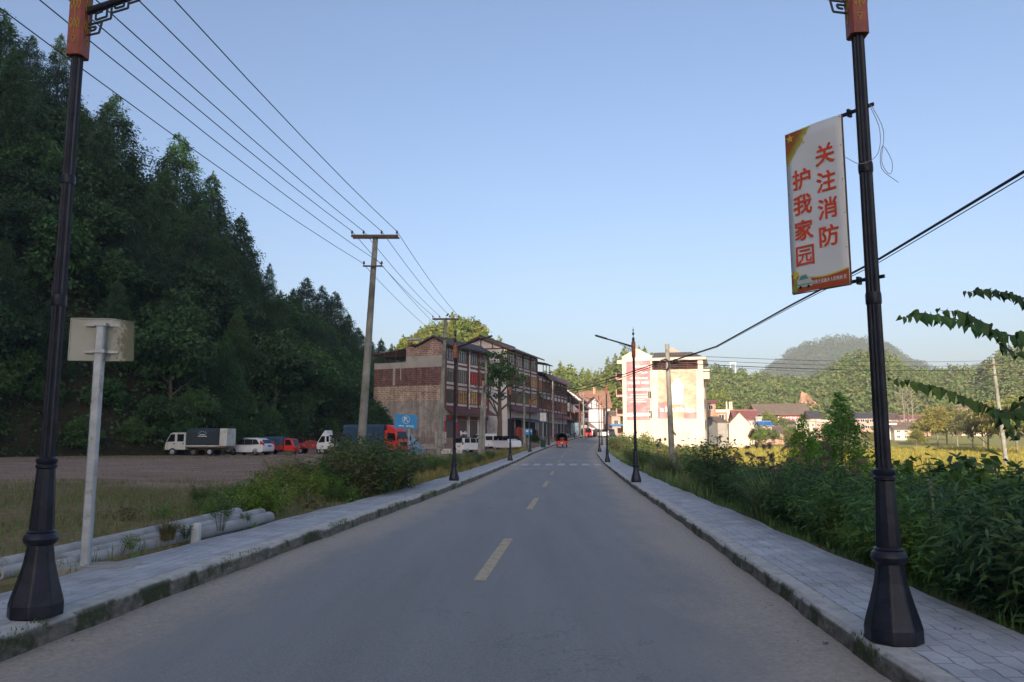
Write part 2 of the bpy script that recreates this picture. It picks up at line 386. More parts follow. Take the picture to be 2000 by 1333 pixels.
def paver_mat():
    g = G('zigzag_pavers'); s, o, _ = g.xyz(g.coord('UV')); p = g.pos()
    # interlocking blocks .3 m long and .15 m wide, laid with zigzag long joints
    tri = g.math('PINGPONG', s, .15)
    v = o/.15 + tri*1.0
    row = g.math('FLOOR', v); fr = g.math('FRACT', v); dl = g.math('MINIMUM', fr, g.math('SUBTRACT', 1.0, fr))*.15
    u = s/.3 + g.math('FRACT', row*.5); fu = g.math('FRACT', u); du = g.math('MINIMUM', fu, g.math('SUBTRACT', 1.0, fu))*.3
    d = g.math('MINIMUM', dl, du); j = g.sm(d, .0095, .003)
    cell = g.vec(g.math('FLOOR', u), row); wn = g.new('ShaderNodeTexWhiteNoise'); g.put(wn.inputs[0], cell); rnd = Sk(g, wn.outputs[0])
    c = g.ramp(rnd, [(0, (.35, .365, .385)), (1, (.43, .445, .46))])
    c = g.mix(1.0, c, g.ramp(g.noise(p, 1.4, 6, .65), [(.3, .75), (.7, 1.2)]), 'MULTIPLY')
    c = g.mix(1.0, c, g.ramp(g.noise(p, 70, 3), [(.3, .88), (.7, 1.1)]), 'MULTIPLY')
    c = g.mix(j*g.ramp(g.noise(p, 2.5, 3), [(.35, .05), (.65, .8)]), c, (.12, .122, .115))
    stain = g.sm(g.noise(p, .9, 6, .7), .56, .7); c = g.mix(stain*.6, c, (.24, .23, .2))
    return g.pbr(c, .85, 0, g.bump(g.math('SUBTRACT', 1.0, j), .6, .01), .3)
def kerb_mat():
    g = G('kerb_concrete'); p = g.pos(); s, o, _ = g.xyz(g.coord('UV'))
    c = g.ramp(g.noise(p, 6, 7, .7), [(.3, (.34, .33, .3)), (.6, (.52, .51, .47))])
    side = g.sm(o, .5, .3)    # o<.5 = the vertical face, stained by splash and moss
    st = g.ramp(g.noise(g.scale(p, (3, 3, 8)), 2, 6, .7), [(.3, (.03, .03, .022)), (.5, (.1, .088, .066)), (.75, (.24, .215, .18))])
    c = g.mix(side*.85, c, st)
    moss = g.sm(g.noise(p, .9, 6, .7), .5, .58)*g.sm(o, .75, .5); c = g.mix(moss*.8, c, (.03, .045, .014))
    return g.pbr(c, .92, 0, g.bump(g.noise(p, 22, 6, .7), .9, .02), .2)
def ground_mat():
    g = G('ground_soil_and_grass'); p = g.pos()
    a = g.new('ShaderNodeAttribute', attribute_name='zone'); dirt, grass, fld = g.xyz(Sk(g, a.outputs['Color']))
    n1 = g.noise(p, .5, 7, .65); n2 = g.noise(p, 4, 6, .7); n3 = g.noise(g.scale(p, (.35, 2.2, 1)), .6, 7, .75)
    soil = g.ramp(n2, [(.3, (.09, .065, .05)), (.55, (.17, .125, .1)), (.75, (.25, .2, .17))])
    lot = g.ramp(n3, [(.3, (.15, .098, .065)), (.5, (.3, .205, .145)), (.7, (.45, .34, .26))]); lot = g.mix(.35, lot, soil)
    gr = g.ramp(n2, [(.3, (.09, .08, .03)), (.5, (.17, .135, .06)), (.75, (.26, .185, .105))])
    fd = g.ramp(n3, [(.3, (.34, .2, .09)), (.5, (.25, .27, .07)), (.7, (.45, .32, .14))])
    c = soil; c = g.mix(g.sm(grass + n1*1.2, .7, 1.3), c, gr); c = g.mix(g.sm(dirt + n1*1.0, .8, 1.2), c, lot); c = g.mix(g.sm(fld + n1*.6, .5, 1.1), c, fd)
    return g.pbr(c, .95, 0, g.bump(n2, .8, .05), .2)
def hill_mat(name, cols, sc=.08):
    g = G(name); p = g.pos(); n = g.noise(p, sc, 8, .7)
    return g.pbr(g.ramp(n, [(.3, cols[0]), (.5, cols[1]), (.7, cols[2])]), .95, 0, g.bump(g.noise(p, sc*6, 6, .7), 1, .6), .1)
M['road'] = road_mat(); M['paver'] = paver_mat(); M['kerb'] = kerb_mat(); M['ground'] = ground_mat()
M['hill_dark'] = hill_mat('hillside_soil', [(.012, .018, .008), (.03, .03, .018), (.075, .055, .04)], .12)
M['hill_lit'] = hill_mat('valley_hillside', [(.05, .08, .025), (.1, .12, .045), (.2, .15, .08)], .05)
M['rock'] = hill_mat('cut_rock', [(.32, .17, .1), (.42, .24, .15), (.5, .32, .22)], .2)
def line_mat():
    g = G('worn_road_paint'); p = g.pos(); n = g.noise(p, 9, 7, .75)
    c = g.ramp(n, [(.3, (.26, .225, .17)), (.55, (.46, .38, .26)), (.75, (.54, .45, .32))])
    return g.pbr(c, .8, 0, None, .2)
M['line'] = line_mat()
def line2():
    g = G('worn_white_paint_road'); p = g.pos(); n = g.noise(p, 3, 7, .75)
    return g.pbr(g.ramp(n, [(.3, (.3, .31, .32)), (.7, (.55, .56, .57))]), .8, 0, None, .2)
M['line_white'] = line2()

# ------------------------------------------------------------------ ground, road, pavements
rng = np.random.default_rng(7); random.seed(7)
def vnoise(x, y, s=1.0, seed=0):   # cheap smooth noise for terrain
    return (math.sin(x*s*1.3+seed)*math.cos(y*s*1.1+seed*2) + .5*math.sin(x*s*2.9+y*s*2.3+seed) + .3*math.cos(y*s*5.1-x*s*4.3))/1.8
def ribbon(name, Ys, offs, mat_, kind='structure', uvo=None):
    P = []; U = []
    for Y in Ys:
        row = []; ur = []
        for k, (o, dz) in enumerate(offs):
            row.append((xc(Y)+o, Y, zr(Y)+dz)); ur.append((Y, o if uvo is None else uvo[k]))
        P.append(row); U.append(ur)
    me = grid_mesh(name, P, mat_, U); o = link(name, me); tag(o, kind=kind); return o
Yr = [-120, -90, -60, -40, -20, -10, -5] + [i*1.0 for i in range(-2, 60)] + [60+i*2 for i in range(0, 90)]
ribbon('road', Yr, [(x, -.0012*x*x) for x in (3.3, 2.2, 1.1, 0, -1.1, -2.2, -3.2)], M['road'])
def pavement(side, inner, outer, zt):
    fine = [i*.1 for i in range(20, 300)] + [30+i*.5 for i in range(0, 100)] + [80+i*2 for i in range(0, 75)]
    Ys = [-120, -60, -30, -15, -5, 0, 1] + fine
    rs = random.Random(side+5)
    P = []; U = []; chip = 0
    for Y in Ys:
        near = 1 if Y < 60 else .3
        chip = max(0, chip*.8 + (rs.random() < .06)*rs.uniform(.02, .07)) if Y < 70 else 0
        j = (rs.random()-.5)*.012*near; w = .012*math.sin(Y*1.7) + .01*math.sin(Y*4.1)
        def pt(o, z): return (xc(Y)+side*o, Y, zr(Y)+z)
        row = [pt(inner+w+.02, -.3), pt(inner+w+j, -.01), pt(inner+w+j+.01, zt*.5+j), pt(inner+w+j+.012+chip*.5, zt-.03-chip*.6), pt(inner+.03+chip+w, zt-.004-chip*.2), pt(inner+.27+(rs.random()-.5)*.02, zt-.002)]
        P.append(row if side > 0 else row[::1]); U.append([(Y, v) for v in (0, .1, .2, .45, .8, 1.3)])
    if side > 0: P = [r[::-1] for r in P]; U = [r[::-1] for r in U]
    P = [r[::-1] for r in P]; U = [r[::-1] for r in U]
    me = grid_mesh('kerb', P, M['kerb'], U, smooth=False); tag(link('kerb', me), kind='structure')
    P = []; U = []
    for Y in [-120, -60, -30, -5] + [i*.5 for i in range(0, 180)] + [90+i*2 for i in range(0, 70)]:
        e = .03*math.sin(Y*2.3)+.03*math.sin(Y*.9)
        os_ = [(inner+.22, zt), (inner+.5, zt+.003*math.sin(Y*3)), ((inner+outer)/2, zt+.004*math.sin(Y*1.3)), (outer+e, zt), (outer+e+.02, zt-.06), (outer+.05, -.45)]
        P.append([(xc(Y)+side*o, Y, zr(Y)+z) for o, z in os_]); U.append([(Y, o) for o, z in os_])
    P = [r[::-1] for r in P] if side < 0 else P; U = [r[::-1] for r in U] if side < 0 else U
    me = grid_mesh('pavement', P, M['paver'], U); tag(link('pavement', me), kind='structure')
ZL, ZR = .18, .15
pavement(-1, 3.12, 4.28, ZL); pavement(1, 3.22, 4.45, ZR)

offs = sorted([-1500, -900, -500, -300, -200, -150, -120, -100, -85, -75, -68, -62, -58] + [-55+i*1.5 for i in range(0, 29)] + [-11.5+i*.4 for i in range(0, 18)] + [-4.3, -4.24, -3, 0, 3, 4.38, 4.46] + [4.6+i*.4 for i in range(0, 14)] + [10.5+i*1.2 for i in range(0, 25)] + [42, 46, 50, 56, 64, 74, 86, 100, 120, 150, 200, 300, 500, 900, 1500])
Yg = [-150, -110, -80, -50, -30, -15, -8, -4] + [i*.8 for i in range(0, 90)] + [72+i*1.5 for i in range(1, 60)] + [165, 170, 176, 184, 195, 210, 230, 260, 300, 350, 420, 550, 800, 1200, 1900, 2800]
P = []; A = []
for Y in Yg:
    row = []; ar = []
    for o in offs:
        X = xc(min(Y, 260))+o; z = gz(X, Y) if Y < 260 else (zfld(Y) if o > 4.4 else zlot(Y) if o < -4.3 else zr(Y)-.35)
        if Y >= 260 and abs(o) < 5: z = zr(260)-.35
        rough = sstep(4.6, 7, abs(o))*(.06 if Y < 120 else .2)
        z += rough*vnoise(X, Y, .9, 1) + rough*.5*vnoise(X, Y, 3.1, 4)
        row.append((X, Y, z))
        dirt = 0; grass = 0; fld = 0
        if o < -4:
            dirt = sstep(19, 27, Y + (o+25)*-.25)*sstep(-5, -9, o) if o > -60 else 0
            dirt = min(1, dirt*1.2) if Y < 103 else .6
            grass = 1-dirt*.8
        else:
            grass = 1; fld = sstep(9, 16, o)*sstep(26, 40, Y)
        ar.append((dirt, grass, fld))
    P.append(row[::-1]); A.append(ar[::-1])
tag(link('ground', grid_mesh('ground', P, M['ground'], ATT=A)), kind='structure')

def marks(name, rects, mat_):
    m = MB()
    for (Y0, Y1, o0, o1) in rects:
        k = max(1, int((Y1-Y0)/.5)); 
        for i in range(k):
            a = Y0+(Y1-Y0)*i/k; b = Y0+(Y1-Y0)*(i+1)/k
            h = lambda Y, o: (xc(Y)+o, Y, zr(Y)-.0012*o*o+.005)
            m.poly([h(a, o0), h(a, o1), h(b, o1), h(b, o0)])
    tag(m.build(name, mat_), kind='structure')
marks('centre_line_marking', [(9.1+i*9.75-(.6 if i else 0)*i*0, 9.1+i*9.75+3.95, -.075, .075) for i in range(-3, 19) if abs(9.1+i*9.75-51) > 3 and 9.1+i*9.75+4 > -20], M['line'])
marks('crosswalk_marking', [(51.2, 54.2, o-.24, o+.24) for o in [-3+i*.82 for i in range(8)]] + [(46.2, 46.5, -2.9, -.3), (66.5, 66.8, -2.9, -.3), (60.5, 60.8, .5, 3)], M['line_white'])
# ------------------------------------------------------------------ hills as lofts between a foot line, a ridge line and a back line
class Loft:
    def __init__(s, name, foot, ridge, back, mat_, nk=60, nt=22, rough=1.0, ease=.8, kindname=None):
        s.foot = np.array(foot, float); s.ridge = np.array(ridge, float); s.back = np.array(back, float); s.ease = ease; s.rough = rough
        P = [[s.at(k/(nk-1), t/(nt-1)*2) for t in range(nt)] for k in range(nk)]
        tag(link(name, grid_mesh(name, P, mat_)), kind='structure')
    def _i(s, A, k):
        n = len(A)-1; f = k*n; i = min(int(f), n-1); u = f-i; u = u*u*(3-2*u)*.5+u*.5
        return A[i]*(1-u)+A[i+1]*u
    def at(s, k, t):
        a, b, c = s._i(s.foot, k), s._i(s.ridge, k), s._i(s.back, k)
        if t <= 1:
            p = a*(1-t)+b*t; p[2] = a[2] + (b[2]-a[2])*(t**s.ease)
        else:
            q = t-1; p = b*(1-q)+c*q; p[2] = b[2]+(c[2]-b[2])*(q*q*(3-2*q))
        e = min(1, t*4, (2-t)*4)
        p[2] += s.rough*e*vnoise(p[0], p[1], .11, 2)
        return p
WF = lambda L: [tuple(W(a, b, c)) for a, b, c in L]
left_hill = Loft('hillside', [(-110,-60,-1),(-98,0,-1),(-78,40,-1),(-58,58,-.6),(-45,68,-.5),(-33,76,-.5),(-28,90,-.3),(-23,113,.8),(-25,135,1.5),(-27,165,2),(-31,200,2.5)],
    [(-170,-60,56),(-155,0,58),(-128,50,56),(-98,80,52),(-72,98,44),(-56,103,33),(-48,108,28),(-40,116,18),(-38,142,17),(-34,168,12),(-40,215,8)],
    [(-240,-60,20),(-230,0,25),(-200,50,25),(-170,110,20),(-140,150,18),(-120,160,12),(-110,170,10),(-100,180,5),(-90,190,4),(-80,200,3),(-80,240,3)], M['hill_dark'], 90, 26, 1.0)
# unseen mountain added behind the camera, shaped so its shadow covers the road (height follows the shadow's edge in the photo)
def UV0(u, v, z): return (u*TY + v*TX, -u*TX + v*TY, z)
crest = [(-320, 150), (-170, 165), (-130, 158), (-90, 143), (-78, 134), (-66, 124), (-55, 119), (-40, 117), (-30, 111), (-18, 99), (-12, 88), (-6, 80), (2, 77), (14, 74), (40, 68), (90, 55), (160, 30), (260, 8)]
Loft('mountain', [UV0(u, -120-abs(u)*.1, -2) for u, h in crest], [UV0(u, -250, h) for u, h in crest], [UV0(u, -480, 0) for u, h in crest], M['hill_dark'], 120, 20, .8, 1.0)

def hill(name, ridge, footY, backY, mat_, footdz=-1, rough=1.0, treeh=0, ease=.8, nk=60):
    rg = [W(px, py, Y) for px, py, Y in ridge]
    for r in rg: r.z -= treeh
    ft = [Vector((r.x*(footY/r.y)**.8, footY, (zfld(footY) if r.x > 10 else zlot(footY))+footdz)) for r in rg]
    bk = [Vector((r.x*1.15, backY, -2)) for r in rg]
    return Loft(name, [tuple(v) for v in ft], [tuple(v) for v in rg], [tuple(v) for v in bk], mat_, nk, 22, rough, ease)
lit_hill = hill('hillside', [(600, 790, 235), (700, 730, 235), (770, 670, 230), (820, 628, 225), (880, 610, 225), (920, 616, 225), (965, 655, 225), (1010, 700, 225), (1060, 760, 225), (1110, 815, 225)], 180, 330, M['hill_lit'], treeh=9)
gap_hill = hill('hillside', [(1000, 760, 330), (1060, 740, 320), (1095, 722, 310), (1120, 722, 305), (1150, 735, 300), (1185, 716, 290), (1215, 690, 290), (1260, 690, 290), (1300, 712, 300), (1350, 730, 320), (1400, 770, 340), (1440, 830, 350)], 225, 460, M['hill_lit'], treeh=9)
mid_hill = hill('hillside', [(1330, 712, 430), (1400, 718, 430), (1450, 726, 440), (1520, 735, 440), (1580, 738, 440), (1620, 724, 430), (1650, 700, 425), (1690, 683, 425), (1730, 690, 430), (1770, 715, 440), (1830, 722, 440), (1880, 715, 430), (1940, 740, 430), (2010, 745, 420), (2080, 760, 420)], 300, 640, M['hill_lit'], treeh=7, nk=90)
right_hill = hill('hillside', [(1840, 800, 420), (1880, 760, 400), (1920, 712, 380), (1950, 690, 370), (2000, 672, 360), (2080, 640, 350), (2200, 640, 340)], 280, 520, M['hill_lit'], treeh=7)
far_hill = hill('hillside', [(1440, 745, 1500), (1490, 728, 1500), (1520, 705, 1500), (1550, 682, 1480), (1580, 668, 1460), (1620, 659, 1450), (1660, 657, 1450), (1700, 660, 1450), (1730, 670, 1460), (1760, 692, 1480), (1790, 705, 1500), (1830, 722, 1520), (1870, 730, 1550), (1900, 718, 1550), (1930, 712, 1550), (1970, 718, 1550), (2050, 705, 1500), (2150, 700, 1500)], 1150, 2100, M['hill_lit'], treeh=6, rough=4, nk=100)
far_low = hill('hillside', [(1000, 760, 900), (1060, 745, 900), (1100, 735, 900), (1150, 730, 900), (1200, 735, 900), (1300, 735, 900), (1400, 738, 900), (1500, 742, 900), (1600, 740, 900), (1750, 738, 900), (1900, 735, 900), (2100, 730, 900)], 640, 1300, M['hill_lit'], treeh=6, rough=3)
# bare quarried face
def cut():
    P = []
    pr = [(1556, 815), (1561, 780), (1566, 765), (1575, 770), (1584, 778), (1594, 784), (1604, 793), (1611, 806), (1613, 818), (1612, 824)]
    for i, (px, py) in enumerate(pr):
        top = W(px, py, 338); bot = W(px, 836, 318); row = []
        for t in range(9):
            u = t/8; q = bot.lerp(top, u); q.y += 1.6*((t % 2)*.8+.6*math.sin(i*1.3+t)); q.x += .5*math.sin(i*2+t*1.7); row.append(tuple(q))
        P.append(row)
    bk = []
    return P
tag(link('rock_face', grid_mesh('rock_face', cut(), M['rock'], smooth=False)), kind='structure')

# ------------------------------------------------------------------ foliage
def rnd_unit(n):
    v = rng.normal(size=(n, 3)); return v/np.linalg.norm(v, axis=1, keepdims=True)
def leaf_quads(C, D, L, Wd, bend=0.0):
    """diamond leaves: C base points, D unit directions, L lengths, Wd half widths."""
    n = len(C); r = rnd_unit(n); S = np.cross(D, r); S /= np.linalg.norm(S, axis=1, keepdims=True)+1e-9
    L = np.broadcast_to(np.asarray(L, float), (n,))[:, None]; Wd = np.broadcast_to(np.asarray(Wd, float), (n,))[:, None]
    mid = C + D*L*.42
    tip = C + D*L - np.array([0, 0, 1.])*L*bend
    return np.stack([C, mid+S*Wd, tip, mid-S*Wd], 1)
def conifer_crown(name, H=15, Rm=3.6, m=230, per=24, leaf=.55, droop=.5, mt='conifer', sharp=.85, sp_=.55):
    C = []; D = []
    for i in range(m):
        h = .04 + .96*(1-rng.random()**.68)
        a = rng.random()*6.283; lob = 1+.22*math.sin(a*3+h*9)+.12*math.sin(a*7+h*23)
        rad = Rm*((1-h)**sharp)*lob*rng.uniform(.4, 1.12)*(1+.16*math.sin(h*H*2.6+a))+.05
        c = np.array([rad*math.cos(a), rad*math.sin(a), h*H]); out = np.array([math.cos(a), math.sin(a), -droop])
        n = int(per*(.35+.75*(1-h)))+5; spread = sp_*(.2+1.15*(1-h))
        p = c + rng.normal(size=(n, 3))*np.array([spread, spread, spread*.8]); d = out + rng.normal(size=(n, 3))*.55
        C.append(p); D.append(d)
    C.append(np.stack([rng.normal(size=40)*.1*sp_, rng.normal(size=40)*.1*sp_, H*(.93+.08*rng.random(40))], 1)); D.append(rng.normal(size=(40, 3))*.4+np.array([0, 0, 1]))
    C = np.concatenate(C); D = np.concatenate(D); D /= np.linalg.norm(D, axis=1, keepdims=True)
    n = len(C); Q = leaf_quads(C, D, leaf*rng.uniform(.6, 1.3, n), leaf*.2*rng.uniform(.6, 1.3, n), .15)
    return quads_mesh(name, Q, M[mt])
def round_crown(name, H=9, Rm=3.5, base=.2, m=150, per=34, leaf=.42, mt='broad', lobes=7, flat=.75, wid=.3):
    C = []; D = []
    L = [(rnd_unit(1)[0]*Rm*.5*np.array([1, 1, .7]) + np.array([0, 0, H*(base+(1-base)*.55)]), Rm*rng.uniform(.45, .7)) for _ in range(lobes)]
    L.append((np.array([0, 0, H*.8]), Rm*.5))
    for i in range(m):
        c0, r0 = L[rng.integers(len(L))]; u = rnd_unit(1)[0]; u[2] = abs(u[2])*.9-.25 if rng.random() < .75 else u[2]
        c = c0 + u*r0*rng.uniform(.7, 1.05)*np.array([1, 1, flat*H/(2*Rm)])
        n = per; sp = Rm*.11
        C.append(c + rng.normal(size=(n, 3))*sp*np.array([1, 1, .6])); D.append(u*.6 + rng.normal(size=(n, 3))*.6 + np.array([0, 0, -.25]))
    C = np.concatenate(C); D = np.concatenate(D); D /= np.linalg.norm(D, axis=1, keepdims=True); n = len(C)
    return quads_mesh(name, leaf_quads(C, D, leaf*rng.uniform(.6, 1.3, n), leaf*wid*rng.uniform(.7, 1.3, n), .1), M[mt])
def trunk_mesh(name, H, r=.18, mt='bark', limbs=0, spread=2.2, base=.3, lean=.0):
    m = MB(); pts = [Vector((lean*z*z/H + .04*math.sin(z*1.3), .05*math.cos(z), z)) for z in np.linspace(-.6, H, 7)]
    m.tube(pts, [r*(1.25-.95*i/6) for i in range(7)], 7)
    rs = random.Random(int(H*100)+limbs)
    for k in range(limbs):
        z0 = H*(base+(.95-base)*k/max(1, limbs)); a = k*2.4+rs.random(); l = spread*(1.1-.5*k/max(1, limbs))
        p0 = Vector((lean*z0*z0/H, 0, z0)); p1 = p0+Vector((math.cos(a)*l*.5, math.sin(a)*l*.5, l*.45)); p2 = p0+Vector((math.cos(a)*l, math.sin(a)*l, l*.75+.2))
        m.tube([p0, p1, p2], [r*.45, r*.3, r*.1], 5)
    me = m.build(name, M[mt], None, True); d = me.data; bpy.data.objects.remove(me); return d
def tree_proto(crown, trunk):
    return (crown, trunk)
def plant(name, pair, loc, s=1.0, label=None, cat='tree', group=None, rz=None):
    e = empty(name, loc, random.random()*6.28 if rz is None else rz, label, cat, group)
    e.scale = (s, s, s) if not isinstance(s, tuple) else s
    for me, nm in zip(pair, ('crown', 'trunk', 'branches')):
        if me is not None: link(nm, me, e)
    return e
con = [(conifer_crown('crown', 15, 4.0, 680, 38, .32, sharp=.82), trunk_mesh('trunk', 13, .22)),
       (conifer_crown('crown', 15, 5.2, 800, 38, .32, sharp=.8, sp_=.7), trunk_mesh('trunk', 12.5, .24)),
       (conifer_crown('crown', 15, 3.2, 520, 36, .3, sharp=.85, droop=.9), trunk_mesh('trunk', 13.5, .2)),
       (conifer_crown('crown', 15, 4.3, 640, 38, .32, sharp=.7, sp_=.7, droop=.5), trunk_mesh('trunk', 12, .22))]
conw = [(conifer_crown('crown', 13, 3.3, 200, 26, .55, mt='conifer_lit', sharp=.7), trunk_mesh('trunk', 11, .2)),
        (conifer_crown('crown', 13, 2.5, 170, 26, .52, mt='conifer_lit', sharp=.8), trunk_mesh('trunk', 11.5, .2)),
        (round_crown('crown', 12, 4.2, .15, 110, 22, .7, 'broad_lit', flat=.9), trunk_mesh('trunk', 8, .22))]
brd = [(round_crown('crown', 9, 3.8, .1), trunk_mesh('trunk', 6, .16, limbs=4)),
       (round_crown('crown', 8, 4.4, .05, 170, 34, .4), trunk_mesh('trunk', 5, .16, limbs=5)),
       (round_crown('crown', 10, 3.2, .1, 150, 32, .45), trunk_mesh('trunk', 7, .16, limbs=4))]

# silhouette trees on the dark left hill: pixel of the tip, depth, height, kind
tips = [(8, 20, 96, 17, 1), (-60, -40, 92, 18, 0), (62, 72, 100, 14, 3), (120, 68, 104, 15, 2), (30, 95, 90, 15, 0), (170, 215, 106, 11, 1), (150, 190, 99, 14, 3), (226, 186, 101, 21, 1), (205, 235, 96, 15, 3), (258, 300, 99, 13, 0),
    (295, 352, 104, 12, 0), (350, 262, 106, 20, 1), (325, 330, 100, 15, 1), (385, 385, 110, 11, 2), (416, 338, 110, 18, 0), (440, 455, 108, 11, 0), (395, 400, 100, 13, 3), (472, 420, 113, 17, 0), (492, 490, 116, 11, 0), (450, 490, 108, 12, 1),
    (508, 545, 118, 10, 0), (527, 515, 118, 9, 2), (572, 580, 140, 10, 3), (600, 543, 146, 15, 1), (630, 560, 150, 14, 3), (655, 570, 148, 13, 1), (680, 612, 150, 12, 0), (700, 640, 152, 10, 1), (722, 660, 158, 11, 3), (745, 662, 164, 11, 0), (765, 672, 170, 10, 2), (790, 678, 178, 9, 1)]
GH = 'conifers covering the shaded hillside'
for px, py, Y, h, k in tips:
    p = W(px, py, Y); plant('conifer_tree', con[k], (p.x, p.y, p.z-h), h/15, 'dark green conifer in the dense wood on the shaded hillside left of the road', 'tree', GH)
rs = random.Random(11)
placed = []; tries = 0; n = 0
while n < 118 and tries < 8000:
    tries += 1
    k = rs.uniform(.2, 1.0); t = rs.uniform(.08, .86); p = left_hill.at(k, t)
    if p[1] < 45 or p[0]/p[1] < -.86: continue
    if any((p[0]-a)**2+(p[1]-b)**2 < 22 for a, b in placed): continue
    placed.append((p[0], p[1])); n += 1
    low = t < .45; h = rs.uniform(10, 14)*(1 if not low else .85)
    # keep below the silhouette of the photo
    if rs.random() < (.6 if low else .35):
        plant('broadleaf_tree', brd[rs.randrange(3)], (p[0], p[1], p[2]-.5), rs.uniform(.9, 1.25), 'dark leafy tree among conifers on the shaded hillside left of the road', 'tree', 'leafy trees on the shaded hillside')
    else:
        plant('conifer_tree', con[rs.randrange(4)], (p[0], p[1], p[2]-.6), h/15*.92, 'dark green conifer in the dense wood on the shaded hillside left of the road', 'tree', GH)
# feathery bamboo-like bushes along the foot of the hill
bush_low = [(round_crown('crown', 4, 2.6, 0, 130, 36, .34, 'broad', flat=.9, wid=.22), None), (round_crown('crown', 5, 2.4, 0, 130, 36, .36, 'weed_dark', flat=.9, wid=.2), None)]
for i in range(46):
    k = .3+.6*i/46; p = left_hill.at(k, rs.uniform(.0, .1))
    if p[0]/p[1] < -.86: continue
    plant('hillside_bush', bush_low[i % 2], (p[0]+rs.uniform(-.5, 1), p[1], p[2]-.3), rs.uniform(.55, 1.05), 'low dark bush at the foot of the shaded hillside behind the parked trucks', 'bush', 'bushes along the foot of the hill')
# undergrowth covering the slope
def cover(name, loft, n, leaf, mt, kr=(0, 1), tr=(0, 1), hgt=.8, wid=.3):
    C = np.array([loft.at(rng.uniform(*kr), rng.uniform(*tr)) for _ in range(n//8)]); C = np.repeat(C, 8, 0) + rng.normal(size=(len(C)*8, 3))*np.array([1.1, 1.1, .5])*hgt + np.array([0, 0, hgt*.4])
    D = rng.normal(size=C.shape)+np.array([0, 0, .3]); D /= np.linalg.norm(D, axis=1, keepdims=True)
    me = quads_mesh(name, leaf_quads(C, D, leaf*rng.uniform(.6, 1.3, len(C)), leaf*wid, .2), M[mt]); tag(link(name, me), name.replace('_', ' ')+' of leaves covering the slope', 'undergrowth', kind='stuff')
cover('hillside_undergrowth', left_hill, 52000, .5, 'broad', (.28, .95), (0, .75), 1.0)

# sunlit wood on the hill behind the brick building, and conifers in the gap above the street
def wood(loft, n, protos, lab, grp, sc, kr=(0, 1), tr=(.3, 1.02), dmin=4.0, name='conifer_tree'):
    pl = []; c = 0; tr_ = 0
    while c < n and tr_ < 6000:
        tr_ += 1; p = loft.at(rs.uniform(*kr), rs.uniform(*tr))
        if any((p[0]-a)**2+(p[1]-b)**2 < dmin*dmin for a, b in pl): continue
        pl.append((p[0], p[1])); c += 1
        plant(name, protos[rs.randrange(len(protos))], (p[0], p[1], p[2]-.8), rs.uniform(*sc), lab, 'tree', grp)
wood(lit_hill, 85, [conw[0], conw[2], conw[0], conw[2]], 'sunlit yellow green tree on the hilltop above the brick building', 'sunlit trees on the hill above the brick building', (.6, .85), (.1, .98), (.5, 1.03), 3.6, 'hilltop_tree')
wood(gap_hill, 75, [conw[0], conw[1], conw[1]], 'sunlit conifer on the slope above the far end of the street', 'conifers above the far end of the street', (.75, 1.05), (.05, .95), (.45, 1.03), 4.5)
# distant forest: one mass per hill
def forest(name, loft, n, size, mt, lab, kr=(0, 1), tr=(0, 1.03), q=70, skip=None, asp=1.5):
    out = []
    for _ in range(n):
        p = loft.at(rng.uniform(*kr), rng.uniform(*tr))
        if skip and skip(p): continue
        s = size*rng.uniform(.6, 1.2); con_ = rng.random() < .55
        h = rng.random(q)**(1.2 if con_ else .8); a = rng.random(q)*6.283
        r = s*.5*((1-h)**.8 if con_ else np.sqrt(np.clip(1-(h*2-1)**2, 0.05, 1)))*rng.uniform(.7, 1.1, q)
        C = np.stack([p[0]+r*np.cos(a), p[1]+r*np.sin(a), p[2]-s*.2+h*s*(asp if con_ else .95)], 1)
        D = np.stack([np.cos(a), np.sin(a), np.full(q, -.3)], 1)+rng.normal(size=(q, 3))*.5; D /= np.linalg.norm(D, axis=1, keepdims=True)
        out.append(leaf_quads(C, D, s*.24*rng.uniform(.7, 1.2, q), s*.07))
    me = quads_mesh(name, np.concatenate(out), M[mt]); tag(link(name, me), lab, 'forest', kind='stuff')
forest('distant_forest', mid_hill, 4300, 6.2, 'forest', 'sunlit mixed forest covering the hills behind the valley houses', tr=(.08, 1.04), skip=lambda p: 262 < p[0]*0+0 < 0)
forest('distant_forest', right_hill, 1300, 6.2, 'forest', 'forest on the hill at the right edge behind the leafy branches', tr=(.1, 1.04))
forest('distant_forest', far_hill, 5200, 12, 'forest_far', 'hazy forest on the far domed mountain', tr=(.3, 1.03), q=34, asp=1.1)
forest('distant_forest', far_low, 1100, 10, 'forest', 'faint forest on the low far ridge', tr=(.4, 1.03), q=24)
forest('distant_forest', lit_hill, 420, 6, 'forest_warm', 'sunlit trees filling the hilltop behind the brick building', tr=(.3, 1.0))
forest('distant_forest', gap_hill, 900, 7, 'forest_warm', 'sunlit forest filling the slopes beyond the end of the street', tr=(.2, 1.0))
